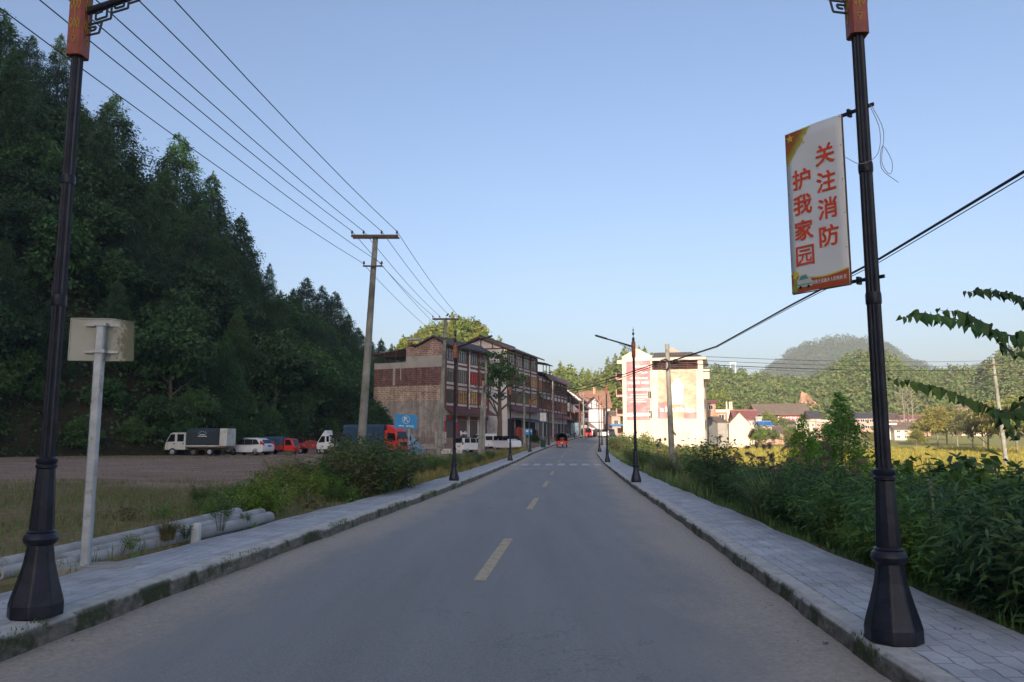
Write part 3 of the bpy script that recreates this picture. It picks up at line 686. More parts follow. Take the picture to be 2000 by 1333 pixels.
# ------------------------------------------------------------------ street lamps
def make_lamp():
    r = empty('street_lamp', (0, 0, 0))
    m = MB()
    prof = [(.2, 0), (.2, .1), (.185, .16), (.15, .28), (.115, .42), (.095, .56)]
    m.lathe(prof, 8, ph=math.pi/8)
    base = m.build('base', M['iron'], r, bevel=.012)
    m = MB(); m.lathe([(.098, .55), (.118, .57), (.128, .6), (.118, .63), (.1, .645), (.105, .655), (.085, .67)], 20); m.build('collar', M['iron'], r, True)
    m = MB(); m.lathe([(.088, .66), (.088, .72), (.068, 1.14), (.064, 1.16)], 20, flute=.05)
    m.lathe([(.066, 1.15), (.078, 1.16), (.078, 1.18), (.068, 1.19), (.078, 1.205), (.078, 1.23), (.06, 1.245)], 20)
    m.lathe([(.056, 1.24), (.052, 2.5)], 24, flute=.14); m.lathe([(.056, 2.49), (.058, 2.5), (.058, 2.56), (.055, 2.58)], 20)
    m.lathe([(.052, 2.57), (.049, 3.55)], 24, flute=.14); m.lathe([(.053, 3.54), (.055, 3.56), (.055, 3.6), (.052, 3.62)], 20); m.lathe([(.049, 3.61), (.047, 5.4)], 24, flute=.14)
    m.build('pole', M['iron'], r, True)
    m = MB(); c = .072; q = .022
    m.prism([(-c+q, -c), (c-q, -c), (c, -c+q), (c, c-q), (c-q, c), (-c+q, c), (-c, c-q), (-c, -c+q)], 4.68, 5.27, 'z')
    sl_ = m.build('sleeve', M['sleeve'], r)
    for sx in (-1, 1):
        for sy in (0, 1):
            m = MB()
            def bar(a, b):
                y = sx*(c+.002)
                if sy: m.beam((y, a[0], a[1]), (y, b[0], b[1]), .0035)
                else: m.beam((a[0], y, a[1]), (b[0], y, b[1]), .0035)
            for z0 in (4.96, 5.14):
                for k in (-.03, 0, .03):
                    bar((k-.014, z0), (k, z0+.05)); bar((k, z0+.05), (k+.014, z0)); bar((k-.014, z0), (k, z0-.05)); bar((k, z0-.05), (k+.014, z0))
            bar((-.02, 4.84), (0, 4.78)); bar((0, 4.78), (.02, 4.84)); bar((-.02, 4.84), (.02, 4.84)); bar((0, 4.86), (0, 4.9)); bar((0, 4.9), (0, 5.09))
            m.build('ornament', M['gold'], sl_)
    m = MB(); m.lathe([(.05, 5.27), (.05, 5.42), (.03, 5.43), (.012, 5.46), (.012, 5.52), (.04, 5.55), (.045, 5.58), (.035, 5.62), (.01, 5.65), (.01, 5.69), (.028, 5.71), (.028, 5.73), (.008, 5.76), (.004, 5.86)], 12); m.build('finial', M['iron'], r, True)
    m = MB(); m.tube([(.06, 0, 5.1), (.5, 0, 5.24), (.95, 0, 5.38)], [.035, .03, .026], 10); m.build('arm', M['iron'], r, True)
    m = MB(); m.prism([(.9, 5.345), (1.0, 5.43), (1.42, 5.56), (1.46, 5.54), (1.44, 5.5), (1.0, 5.365)], -.055, .055, 'y'); m.build('lamp_head', M['iron'], r, bevel=.012)
    m = MB()
    def path(P):
        for a, b in zip(P[:-1], P[1:]): m.beam((a[0], 0, a[1]), (b[0], 0, b[1]), .008)
    path([(.1, 5.1), (.1, 4.98), (.28, 5.03), (.28, 5.17)]); path([(.24, 5.14), (.24, 5.05), (.14, 5.02), (.14, 5.08), (.2, 5.1)])
    path([(.28, 5.08), (.43, 5.12), (.43, 5.21)]); path([(.31, 5.17), (.31, 5.12), (.39, 5.14), (.39, 5.18)]); path([(.43, 5.16), (.53, 5.19), (.53, 5.24)])
    path([(.08, 4.98), (.2, 5.0), (.18, 4.9), (.07, 4.88)]); path([(.08, 4.95), (.15, 4.96), (.14, 4.93), (.1, 4.92)])
    m.build('scroll_bracket', M['iron'], r)
    return r
lamp0 = make_lamp(); used = False
RL = 'black and orange street lamps along the road'
lampsL = [(6.5, -3.31, 'close street lamp on the left pavement beside the bare sign post', 1.03), (29.6, -3.45, 'left street lamp beside the tall weeds and the blue parking sign', 1), (55.3, -3.4, 'left street lamp behind the white vans, second beyond the parking sign', 1), (77.6, -3.45, 'left street lamp beside the small blue sign', 1),
    (101.5, -3.45, 'left street lamp rising behind the green litter bin', 1), (125, -3.45, 'left street lamp behind the red tricycle', 1), (149, -3.5, 'farthest left street lamp in front of the dark shed', 1)]
lampsR = [(5.83, 3.42, 'close street lamp on the right pavement carrying the long banner', 1), (29.05, 3.42, 'right street lamp standing left of the bare concrete pole', 1), (53.3, 3.44, 'right street lamp left of the tall one, before the pavement bend', 1), (78.5, 3.5, 'right street lamp at the bend beside the crosswalk end', 1), (102, 3.5, 'right street lamp beyond the bend in front of the parked white car', 1), (127, 3.6, 'small far right street lamp near the parked cars', 1)]
for i, (Y, o, lab, s) in enumerate(lampsL):
    place(lamp0, used, (xc(Y)+o, Y, zr(Y)+ZL-.003), -R(4.3) if Y < 90 else -R(8), lab, RL, s); used = True
for i, (Y, o, lab, s) in enumerate(lampsR):
    place(lamp0, used, (xc(Y)+o, Y, zr(Y)+ZR-.003), math.pi-R(4.3) if Y < 90 else math.pi-R(8), lab, RL, s)
tag(lamp0, cat='street lamp')
for o in bpy.data.objects:
    if o.name.startswith('street_lamp') and o.parent is None: o['category'] = 'street lamp'

# ------------------------------------------------------------------ lettering
def text_data(s, size, bold=.0):
    c = bpy.data.curves.new('lettering', 'FONT'); c.body = s; c.size = size; c.align_x = 'CENTER'; c.align_y = 'CENTER'; c.extrude = .0008
    t = bpy.data.objects.new('lettering', c); COL.objects.link(t); bpy.context.view_layer.update()
    me = bpy.data.meshes.new_from_object(t.evaluated_get(bpy.context.evaluated_depsgraph_get())); bpy.data.objects.remove(t); return me
def letters(s, size, mat_, parent, loc, rot=(math.pi/2, 0, 0), bold=.0, sc=(1, 1, 1), fit=None):
    me = text_data(s, size, bold)
    xs = [v.co.x for v in me.vertices]; ys = [v.co.y for v in me.vertices]
    if not xs: return
    cx, cy_ = (min(xs)+max(xs))/2, (min(ys)+max(ys))/2; kx = ky = 1
    if fit: kx = fit[0]/(max(xs)-min(xs)); ky = fit[1]/(max(ys)-min(ys))
    for v in me.vertices: v.co.x = (v.co.x-cx)*kx; v.co.y = (v.co.y-cy_)*ky
    if bold:
        q = bold*size; V0 = [v.co.copy() for v in me.vertices]; F0 = [tuple(p.vertices) for p in me.polygons]; V = []; F_ = []
        for k, (dx, dy) in enumerate(((0, 0), (q, q), (-q, q), (q, -q), (-q, -q), (q, 0), (-q, 0), (0, q), (0, -q))):
            b = len(V); V += [(v.x+dx, v.y+dy, v.z+k*.00012) for v in V0]; F_ += [tuple(b+i for i in f) for f in F0]
        me = bpy.data.meshes.new('lettering'); me.from_pydata(V, [], F_)
    me.materials.clear(); me.materials.append(mat_)
    o = link('lettering', me, parent); o.location = loc; o.rotation_euler = rot; o.scale = sc; return o

# banner hanging from the right lamp
b0 = Vector((2.686, 5.99)); b1 = Vector((2.385, 6.43)); ang = math.atan2(b0.y-b1.y, b0.x-b1.x)
ban = empty('hanging_banner', (b1.x, b1.y, 2.82), ang, 'white vertical banner with red Chinese characters fixed to the right lamp pole', 'banner')
BW, BH = .533, 1.415
m = MB(); 
P = [[(BW*i/8, .001*math.sin(i*.9)+.0008*math.sin(j*.8+i), BH*j/16 + .006*math.sin(i/8*3.1)*(1 if j in (0, 16) else 0)) for j in range(17)] for i in range(9)]
sh = link('sheet', grid_mesh('sheet', P, M['banner_face']), ban)
sm_ = sh.modifiers.new('thick', 'SOLIDIFY'); sm_.thickness = .002; sm_.offset = 0
m = MB(); m.beam((BW+.004, .008, 0), (BW+.004, .008, BH), .006); m.beam((0, .012, BH), (BW, .012, BH), .005); m.beam((0, .012, 0), (BW, .012, 0), .005); m.build('frame', M['rust'], ban)
FR = -.012
for z in (BH-.01, .02):
    m = MB(); m.box(.3, BW+.27, .012, .03, z-.013, z+.013); m.box(BW+.05, BW+.07, -.0, .05, z-.03, z+.03); m.build('bracket', M['iron'], ban)
m = MB()
for z in [BH*k/5+.02 for k in range(5)]+[BH-.02]:
    for x in (.012, BW-.012): m.lathe([(.005, 0), (.005, .004)], 8, (x, -.004, z))
m.build('rivets', M['rust'], ban)
for i, ch in enumerate('关注消防'): letters(ch, .2, M['banner_red'], ban, (BW*.70, -.0048, BH*(.795-.163*i)+.0), bold=.015, fit=(.17, .17))
for i, ch in enumerate('护我家园'): letters(ch, .2, M['banner_red'], ban, (BW*.27, -.0048, BH*(.69-.157*i)), bold=.006 if ch == '园' else .015, fit=(.17, .168))
def flat(pts, mt, name, dy=-.0045, th=.0015):
    m = MB(); m.prism([(x, z) for x, z in pts], dy, dy+th, 'y'); return m.build(name, M[mt], ban)
# corner flag patch with stars, bottom band with a van
def corner():
    g = G('banner_corner'); x, y, z = g.xyz(g.coord()); n = g.noise(g.coord(), 30, 4)
    d = (BH-z*1.0) if False else (g.math('SUBTRACT', BH, z)*.75 + x*1.0)
    c = g.ramp(d + n*.05, [(.1, (.3, .045, .012)), (.19, (.3, .12, .015)), (.26, (.42, .42, .06))]); return g.pbr(c, .5)
M['bcorner'] = corner()
rr = random.Random(3); pts = [(0.003, BH-.005), (BW*.47, BH-.005)]
for i in range(1, 16):
    t = i/16; pts.append((BW*(.47-.43*t)+rr.uniform(-.012, .012), BH-.01-.27*t**1.1+rr.uniform(-.012, .012)))
pts.append((.003, BH-.3)); flat(pts, 'bcorner', 'corner_pattern', -.0045)
def star(cx, cz, r, n=5): return [(cx+(r if i % 2 == 0 else r*.42)*math.sin(i*math.pi/n), cz+(r if i % 2 == 0 else r*.42)*math.cos(i*math.pi/n)) for i in range(2*n)]
flat(star(.05, BH-.055, .04), 'banner_yellow', 'star', -.0064); flat(star(.17, BH-.07, .02), 'banner_yellow', 'star', -.0064); flat(star(.18, BH-.125, .014), 'banner_yellow', 'star', -.0064)
pts = [(.003, .004), (BW-.003, .004)] + [(BW-.003-(BW-.006)*t/12, .13-.035*math.sin(t/12*3.0)+.045*(t/12)**3) for t in range(13)]
flat([(x, z+.012 if z > .01 else z) for x, z in pts], 'banner_yellow', 'lower_band', -.0045)
M['band_red'] = plain('banner_band_red', (.4, .075, .02), .6, var=.2); flat(pts, 'band_red', 'lower_band', -.0062)
letters('尚寨土家族乡人民政府·宣', .036, M['sign_white'], ban, (BW*.665, -.0068, .07), bold=.004, fit=(.31, .036))
M['van_white'] = plain('printed_van', (.55, .6, .55), .6); M['van_teal'] = plain('printed_green', (.1, .3, .26), .6)
flat([(.06, .045), (.06, .11), (.085, .15), (.15, .155), (.185, .115), (.2, .085), (.2, .045)], 'van_white', 'printed_van', -.008)
flat([(.075, .105), (.095, .14), (.145, .145), (.168, .11)], 'van_teal', 'printed_van_window', -.0097); flat([(.06, .07), (.2, .07), (.2, .062), (.06, .062)], 'van_teal', 'printed_stripe', -.0097)
for cx in (.088, .165): flat([(cx+.013*math.cos(k*.785), .045+.013*math.sin(k*.785)) for k in range(8)], 'black', 'printed_wheel', -.0097)
flat([(.0, .01), (.03, .1), (.025, .19), (.05, .15), (.06, .06), (.055, .01)], 'banner_green', 'printed_figure', -.008)
flat([(.02, .13), (.04, .2), (.08, .17), (.05, .12)], 'banner_yellow', 'printed_figure', -.0097)
# loose wire on the lamp
m = MB(); lp = Vector((xc(5.83)+3.42, 5.83, 0))
def curve_pts(c, n=24):
    P = [Vector(q) for q in c]; P = [P[0]*2-P[1]]+P+[P[-1]*2-P[-2]]; out = []
    for i in range(1, len(P)-2):
        for k in range(n//(len(c)-1)+1):
            t = k/(n//(len(c)-1)+1); a_, b_, c_, d_ = P[i-1:i+3]
            out.append(.5*((2*b_)+(c_-a_)*t+(2*a_-5*b_+4*c_-d_)*t*t+(3*b_-a_-3*c_+d_)*t*t*t))
    return out+[P[-2]]
m.tube(curve_pts([lp+Vector(q) for q in ((.03, -.06, 4.22), (.09, -.08, 4.0), (.06, -.08, 3.8), (-.08, -.09, 3.72), (-.2, -.1, 3.77))]), .0025, 5)
m.tube(curve_pts([lp+Vector(q) for q in ((.05, -.05, 4.22), (.13, -.06, 4.0), (.1, -.06, 3.75), (.15, -.08, 3.64), (.18, -.06, 3.75), (.12, -.05, 3.88), (.1, -.05, 3.7), (.22, -.06, 3.58))]), .0025, 5)
tag(m.build('loose_wire', M['concrete']), 'thin pale wire dangling from the banner bracket of the right lamp', 'wire')

# ------------------------------------------------------------------ back of a road sign, left foreground
sp = Vector((-4.86, 9.0, zr(9)+ZL))
s0 = empty('road_sign', sp, R(8), 'back of a small rectangular sign on a square grey post, its corner bent', 'road sign')
m = MB(); c = .05; q = .016; m.prism([(-c+q, -c), (c-q, -c), (c, -c+q), (c, c-q), (c-q, c), (-c+q, c), (-c, c-q), (-c, -c+q)], -.05, 2.78, 'z'); m.build('post', M['steel'], s0)
g = G('stained_sign_back'); v = g.coord(); x, y, z = g.xyz(v); st = g.sm(x + g.noise(v, 5, 6, .75)*.5 + g.math('MULTIPLY', g.sm(g.noise(v, 25, 5, .7), .4, .6), .12), .42, .62)
base_c = g.ramp(g.noise(v, 3, 5), [(.3, (.33, .34, .27)), (.7, (.43, .43, .37))]); M['sign_back'] = g.pbr(g.mix(st*.8, base_c, (.1, .105, .06)), .7)
m = MB()
fr = [[(-.37+.74*i/8, .07 - (.12*max(0, (i/8-.62)/.38)*(.35+.65*j/4)), 2.36+.5*j/4 - (.05*max(0, (i/8-.62)/.38) if j == 4 else 0)) for j in range(5)] for i in range(9)]
pn = link('panel', grid_mesh('panel', fr, M['sign_back'], smooth=False), s0); pn.modifiers.new('t', 'SOLIDIFY').thickness = .012
rim = MB(); edge = [Vector(fr[i][0]) for i in range(9)] + [Vector(fr[8][j]) for j in range(1, 5)] + [Vector(fr[i][4]) for i in range(7, -1, -1)] + [Vector(fr[0][j]) for j in range(3, -1, -1)]
rim.tube([e+Vector((0, -.004, 0)) for e in edge], .008, 6); rim.build('rim', M['sign_back'], pn)
for z in (2.46, 2.78): m = MB(); m.box(-.19, .19, .035, .062, z-.014, z+.014); m.box(-.062, .062, -.062, -.05, z-.018, z+.018); m.box(-.07, -.062, -.062, .05, z-.018, z+.018); m.box(.062, .07, -.062, .05, z-.018, z+.018); m.build('clamp', M['steel'], s0)
m = MB(); m.prism([(-.3, -.2), (.35, -.25), (.6, .05), (.2, .25), (-.4, .2)], -.12, .012, 'z'); m.build('footing', M['concrete'], s0)

# ------------------------------------------------------------------ concrete pipes lying by the left pavement
def pipe(p0, p1, r, lab, r2=1.4):
    p0 = Vector(p0); p1 = Vector(p1); L = (p1-p0).length; d = (p1-p0)
    e = empty('concrete_pipe', p0, math.atan2(d.y, d.x), lab, 'concrete pipe', 'concrete pipes stacked beside the left pavement')
    m = MB(); dz = d.z; n = 18; ri = r*.55
    pr = [(0, ri), (0, r*.97), (.02, r), (L-.02, r*.93), (L, r*.9), (L, ri)]
    b = []
    m.tube([(.0, 0, 0), (.012, 0, 0), (L*.5, 0, dz*.5-.01), (L-.012, 0, dz), (L, 0, dz)], [r*.97, r, r*(1+r2)/2, r*r2, r*r2*.97], n, cap=False)
    for x, z, s_ in ((0, 0, 1), (L, dz, r2)):
        for k in range(n):
            a, c2 = 2*math.pi*k/n, 2*math.pi*(k+1)/n
            f = lambda t, q_, xx: (xx, q_*math.cos(t), z+q_*math.sin(t))
            R_ = r*.97*s_
            m.poly([f(a, R_, x), f(c2, R_, x), f(c2, ri, x), f(a, ri, x)])
            xi = x+(.35 if x == 0 else -.35); m.poly([f(a, ri, x), f(c2, ri, x), f(c2, ri, xi), f(a, ri, xi)])
        m.poly([f(2*math.pi*k/n, ri, xi) for k in range(n)])
    m.build('shell', M['pipe_conc'], e, True)
zp = zr(9)+ZL
pipe((-5.4, 8.75, zp-.05), (-4.52, 14.6, zp-.01), .078, 'front pale concrete pipe lying along the pavement edge')
pipe((-5.56, 8.55, zp-.02), (-4.8, 15.0, zp+.02), .078, 'middle concrete pipe between the front one and the rear one')
pipe((-5.72, 8.3, zp+.05), (-5.08, 14.5, zp+.07), .08, 'rear upper concrete pipe, topmost of the pile by the pavement')
pipe((-5.78, 8.9, zp-.07), (-5.35, 15.3, zp-.05), .08, 'lowest concrete pipe half hidden behind the others')
m = MB(); m.box(-.055, .055, -.055, .055, -.3, .2); m.prism([(-.055, .2), (.055, .2), (.03, .22), (-.03, .22)], -.055, .055, 'y')
o = m.build('marker_post', M['white_board'], bevel=.008); o.location = (-4.7, 11.7, zr(12)+ZL-.01); tag(o, 'short white concrete marker post standing against the pipes', 'marker post')
m = MB(); m.prism([(-.5, -.25), (.1, -.4), (.6, -.1), (.3, .3), (-.4, .3)], 0, .06, 'z'); m.prism([(-.2, -.1), (.3, -.2), (.4, .15), (-.1, .2)], .055, .12, 'z')
o = m.build('broken_slab', M['concrete'], bevel=.01); p = W(800, 950, 24.5); o.location = (p.x, p.y, gz(p.x, p.y)+.02); o.rotation_euler = (0, R(-14), .6); tag(o, 'flat pale broken slab lying at the foot of the blue parking sign', 'slab')

# ------------------------------------------------------------------ utility poles and wires
def upole(x, Y, top, r0, r1, lab, arms, zb=None, name='utility_pole', lean=(0, 0), grp='concrete utility poles'):
    zb = gz(x, Y)-.3 if zb is None else zb
    e = empty(name, (x, Y, zb), 0, lab, 'utility pole', grp)
    h = top-zb
    m = MB(); m.tube([(lean[0]*t, lean[1]*t, h*t) for t in (0, .25, .5, .75, 1)], [r0+(r1-r0)*t for t in (0, .25, .5, .75, 1)], 14); m.build('shaft', M['pole_conc'], e, True)
    for (z, w_, ins, thick) in arms:
        t = (z-zb)/h; cx = lean[0]*t; cyy = lean[1]*t
        m = MB(); m.box(cx-w_/2, cx+w_/2, cyy-.2, cyy-.13, z-zb-thick, z-zb+thick); m.box(cx-w_/2, cx+w_/2, cyy+.12, cyy+.17, z-zb-thick*.6, z-zb+thick*.6) if w_ > 1.2 else None
        arm = m.build('crossarm', M['rust'], e)
        for ix in ins:
            k = MB(); k.lathe([(.012, thick), (.012, thick+.05), (.04, thick+.055), (.045, thick+.09), (.025, thick+.1), (.038, thick+.12), (.025, thick+.16), (.0, thick+.165)], 10, (cx+ix, cyy-.16, z-zb)); k.build('insulator', M['porcelain'], arm, True)
    return e
p1t = W(733, 462, 28)
upole(-5.52, 28, p1t.z, .17, .095, 'tall near concrete utility pole with two crossarms rising from the big bush', [(p1t.z-.03, 1.75, (-.85, -.42, .25, .82), .045), (7.95, .72, (-.33, .33), .025)], lean=(.42, 0))
upole(-4.75, 50, W(873, 622, 50).z, .17, .1, 'second concrete utility pole at the front corner of the brick building', [(W(873, 624, 50).z, 1.75, (-.85, -.42, .25, .82), .045), (8.15, .8, (-.33, .33), .025)], lean=(.4, 0))
upole(-2.95, 79, 9.7, .17, .1, 'concrete utility pole before the middle of the timbered building', [(9.6, 1.75, (-.85, -.42, .25, .82), .045), (8.3, .7, (-.3, .3), .025)], lean=(.3, 0))
upole(-2.35, 55, 5.75, .16, .1, 'shorter concrete pole with bundled cables beside the leafy tree', [(5.2, .5, (), .02)], lean=(.3, 0))
upole(1.5, 95, 9.9, .17, .1, 'concrete pole beside the small blue sign before the shops', [(9.3, .8, (), .03)])
upole(6.8, 128, 11.2, .17, .1, 'concrete pole before the narrow shops next to the red tricycle', [(10.4, .9, (), .03)])
upole(13.9, 150, 10.6, .17, .1, 'far concrete pole at the corner of the white house', [(10, .9, (), .03)])
upole(7.85, 38, 6.3, .16, .1, 'bare concrete pole with coiled cables in front of the big cream building', [(5.45, .5, (), .02)], lean=(-.12, 0))
fp = upole(38.2, 60, W(1940, 700, 60).z, .17, .11, 'distant leaning concrete pole behind the heart shaped leaves at right', [(7.4, 1.3, (-.5, .5), .04), (6.6, 1.0, (-.4, .4), .04)], lean=(-.45, 0))
upole(.13*100+30, 112, 3.9, .09, .07, 'thin pale post standing in the yellow field', [])
upole(.3*140, 142, 4.6, .1, .08, 'slim pole in front of the blue roofed house', [])
# coiled cables on two poles
def coil(loc, r, lab, n=3):
    m = MB()
    for k in range(n): m.tube([(r*math.cos(t)*(1-.06*k), .03*k, r*math.sin(t)*1.15) for t in np.linspace(0, 6.283, 22)], .022, 5, cap=False)
    o = m.build('cable_coil', M['wire'], None, True); o.location = loc; tag(o, lab, 'cable coil'); return o
coil(W(1298, 712, 37.7), .24, 'black cable coil left of the bare concrete pole top'); coil(W(1320, 712, 37.7), .2, 'black cable coil right of the bare concrete pole top')
coil(W(952, 760, 54.8), .26, 'black cable coil on the short pole by the leafy tree')
def sagwire(name, pts, r, lab, grp=None, sag=.6, cat='wire', n=14, mt='wire'):
    P = []
    for a, b in zip(pts[:-1], pts[1:]):
        a = Vector(a); b = Vector(b)
        sg = sag*((b-a).length/48)**2
        for k in range(n):
            t = k/n; q = a.lerp(b, t); q.z -= 4*sg*t*(1-t); P.append(q)
    P.append(Vector(pts[-1])); m = MB(); m.tube(P, r, 5); o = m.build(name, M[mt], None, True); return tag(o, lab, cat, grp)
GWR = 'overhead power lines on the left poles'
x1 = -5.1; z1 = p1t.z+.15; z2 = W(873, 622, 50).z+.15
nm = ['leftmost high', 'second high', 'third high', 'rightmost high']
for i, (off, lab) in enumerate(zip((-.85, -.42, .25, .82), nm)):
    sagwire('power_line', [(x1+off-3.1, -20, z1+.1), (x1+off, 27.85, z1), (-4.35+off, 49.85, z2), (-2.65+off, 78.85, 9.76), (2+off*.6, 118, 10.6)], .011, lab+' power line running over the left poles to the shops', GWR, .9)
for off, lab in ((-.33, 'lower left'), (.33, 'lower right')):
    sagwire('power_line', [(x1-.1+off-3.3, -20, 8.2), (x1-.12+off, 27.85, 8.08), (-4.42+off, 49.85, 8.28), (-2.68+off, 78.85, 8.4)], .009, lab+' thinner power line below the main ones', GWR, .9)
# thick cable from the upper right, several spans to the right
sagwire('thick_cable', [(9.3, -4, 6.9), (8.72, 12.6, 6.12), (8.38, 17.1, 5.68), (8.18, 22, 5.5), (8.0, 29.8, 5.2), (7.78, 37.8, 5.4)], .028, 'thick black cable sloping from the upper right corner to the concrete pole', None, 0)
sagwire('thick_cable', [(9.34, -4, 6.84), (8.76, 12.6, 6.06), (8.41, 17.1, 5.62), (8.2, 22, 5.45), (8.01, 29.8, 5.16), (7.78, 37.8, 5.37)], .01, 'thinner cable running just below the thick sloping cable', None, 0)
GW2 = 'cables from the concrete pole across the valley'
for k, (zA, zB, r) in enumerate(((5.75, 7.7, .012), (5.55, 7.35, .012), (5.35, 7.0, .02), (5.3, 6.6, .008), (5.1, 5.4, .007))):
    sagwire('valley_cable', [(7.75, 37.9, zA), (37.75, 59.9, zB), (90, 95, zB+2)], r, ['topmost', 'second', 'thick third', 'fourth', 'lowest'][k]+' cable spanning from the concrete pole to the distant pole at right', GW2, .35)
GW3 = 'cables crossing the street'
for k, (zA, zB, r) in enumerate(((5.55, 7.6, .03), (5.45, 7.2, .025), (5.35, 6.9, .014), (5.5, 8.0, .012))):
    sagwire('street_cable', [(7.7, 38, zA), (1.5, 95, zB)], r, ['upper thick', 'lower thick', 'lowest thin', 'topmost thin'][k]+' cable crossing the street toward the shops', GW3, .5)
for k, z in enumerate((5.5, 5.2)):
    sagwire('telecom_cable', [(-2.1, 55, z), (1.5, 95, z+2.2), (6.8, 128, z+3.5), (13.9, 150, z+4)], .03 if k == 0 else .02, ['upper', 'lower'][k]+' bundled cable from the short pole along the shop fronts', 'bundled cables along the shop fronts', .8)
sagwire('telecom_cable', [(-16, 109, 8.4), (-9.2, 105, 7.8), (-2.2, 55, 5.4)], .02, 'dark cable sagging across the brick gable wall', None, .5)

# ------------------------------------------------------------------ other street signs and the bin
def sign_board(name, loc, rz, w_, h_, z0, mt, lab, post_r=.03, top=None, cat='sign', tilt=0):
    e = empty(name, loc, rz, lab, cat)
    m = MB(); m.tube([(0, 0, -.4), (0, 0, z0+h_*.9)], post_r, 8); m.build('post', M['steel'], e, True)
    b = empty('board', (0, 0, 0)); bpy.data.objects.remove(b)
    m = MB(); m.box(-w_/2, w_/2, -.05, -.03, -h_/2, h_/2); bo = m.build('board', M[mt], e, bevel=.004); bo.location = (0, 0, z0+h_/2); bo.rotation_euler = (0, tilt, 0)
    return e, bo
pk = W(797, 940, 25.5)
ps, bo = sign_board('parking_sign', (pk.x, pk.y, gz(pk.x, pk.y)), R(2), .74, .46, 1.95, 'sign_blue', 'bright blue parking sign with a white P and arrow on a thin post', .028, tilt=R(3))
bo.location.x = -.1
m = MB(); m.tube([(.125*math.cos(t), -.052, .06+.125*math.sin(t)) for t in np.linspace(0, 6.283, 28)], .006, 5, cap=False); m.build('ring', M['sign_white'], bo)
letters('P', .22, M['sign_white'], bo, (-.02, -.053, .07), bold=.025, fit=(.09, .145))
m = MB(); m.prism([(.03, -.005), (.03, .02), (.045, .035), (.07, .035), (.085, .02), (.085, -.005)], -.055, -.051, 'y'); m.build('car_symbol', M['sign_white'], bo)
m = MB(); m.prism([(-.24, -.155), (-.16, -.115), (-.16, -.14), (-.05, -.14), (-.05, -.165), (-.22, -.165)], -.055, -.051, 'y'); m.build('arrow', M['sign_white'], bo)
letters('停车场', .07, M['sign_white'], bo, (.14, -.053, -.15), bold=.02, fit=(.25, .065))
q = W(1032, 870, 82); s2, b2 = sign_board('blue_sign', (q.x+.05, 82, gz(q.x, 82)+.2), R(0), .72, .62, 2.0, 'sign_blue', 'small blue street sign beside the fourth left lamp', .03)
m = MB(); m.prism([(-.3, -.02), (-.06, -.02), (-.06, .16), (-.3, .16)], -.054, -.051, 'y'); m.prism([(.06, -.02), (.3, -.02), (.3, .16), (.06, .16)], -.054, -.051, 'y'); m.build('pictogram', M['sign_white'], b2)
q = W(1061, 872, 97)
s3, b3 = sign_board('white_sign', (q.x, 97, zr(97)+ZL), 0, .8, 1.05, 4.0-.9, 'white_board', 'pale blank sign boards on a post above the green bin', .04, cat='sign')
m = MB(); m.box(-.015, .015, -.056, -.05, -.52, .52); m.build('seam', M['steel'], b3)
q = W(1200, 850, 165); s4, b4 = sign_board('blue_sign', (25.0, 170, zr(165)+.2), 0, .9, 1.0, 3.4, 'sign_blue', 'tiny blue sign near the far end of the right pavement', .04)
m = MB(); m.lathe([(.27, 0), (.3, .05), (.34, .85), (.36, .86), (.36, .92), (.3, .95)], 14); m.box(-.3, .3, -.36, -.3, .62, .7)
bn = m.build('litter_bin', M['green_bin'], None, True); bn.location = (W(1061, 870, 92).x, 92, zr(92)+ZL); tag(bn, 'dark green litter bin at the kerb below the pale sign', 'litter bin')
# ------------------------------------------------------------------ buildings (local frame: x along the front, y into the depth, z up; the front is the plane y=0 facing -y)
def window(root, o, u, nrm, w_, h_, glass='glass', cols=3, frame='timber', trans=True, ft=.07, name='window'):
    o = Vector(o); u = Vector(u); nrm = Vector(nrm); up = Vector((0, 0, 1))
    def slab(m, a0, a1, b0, b1, d0, d1):
        c = [o+u*a+up*b+nrm*d for d in (d0, d1) for b in (b0, b1) for a in (a0, a1)]
        n = len(m.v); m.v += [tuple(x) for x in c]
        for f in ((0,2,3,1),(4,5,7,6),(0,1,5,4),(2,6,7,3),(0,4,6,2),(1,3,7,5)): m.f.append(tuple(n+i for i in f)); m.m.append(m.cur)
    m = MB(); t = ft
    slab(m, 0, w_, 0, t, 0, .12); slab(m, 0, w_, h_-t, h_, 0, .12); slab(m, 0, t, t, h_-t, 0, .12); slab(m, w_-t, w_, t, h_-t, 0, .12)
    for k in range(1, cols): slab(m, w_*k/cols-t*.4, w_*k/cols+t*.4, t, h_-t, .0, .09)
    if trans: slab(m, t, w_-t, h_*.7-t*.35, h_*.7+t*.35, .0, .085)
    f = m.build(name, M[frame], root)
    m = MB(); slab(m, t, w_-t, t, h_-t, .01, .03); m.build('pane', M[glass], f)
    return f
def gable_roof(root, x0, x1, y0, y1, z0, rise, mt, axis='x', over=.6, th=.16, name='roof', apex=.5):
    m = MB()
    a0, a1, c0, c1 = (y0-over, y1+over, x0-over, x1+over) if axis == 'x' else (x0-over, x1+over, y0-over, y1+over)
    mid = (a0+(a1-a0)*apex); dz0 = rise/(max(.1, (a1-a0)/2))*over*.9
    m.prism([(a0, z0-dz0), (mid, z0+rise), (mid, z0+rise+th), (a0, z0-dz0+th)], c0, c1, 'x' if axis == 'x' else 'y')
    m.prism([(mid+.003, z0+rise), (a1, z0-dz0), (a1, z0-dz0+th), (mid+.003, z0+rise+th)], c0, c1, 'x' if axis == 'x' else 'y')
    m.prism([(mid-.12, z0+rise+th*.6), (mid+.12, z0+rise+th*.6), (mid+.09, z0+rise+th+.14), (mid-.09, z0+rise+th+.14)], c0-.02, c1+.02, 'x' if axis == 'x' else 'y')
    return m.build(name, M[mt], root)

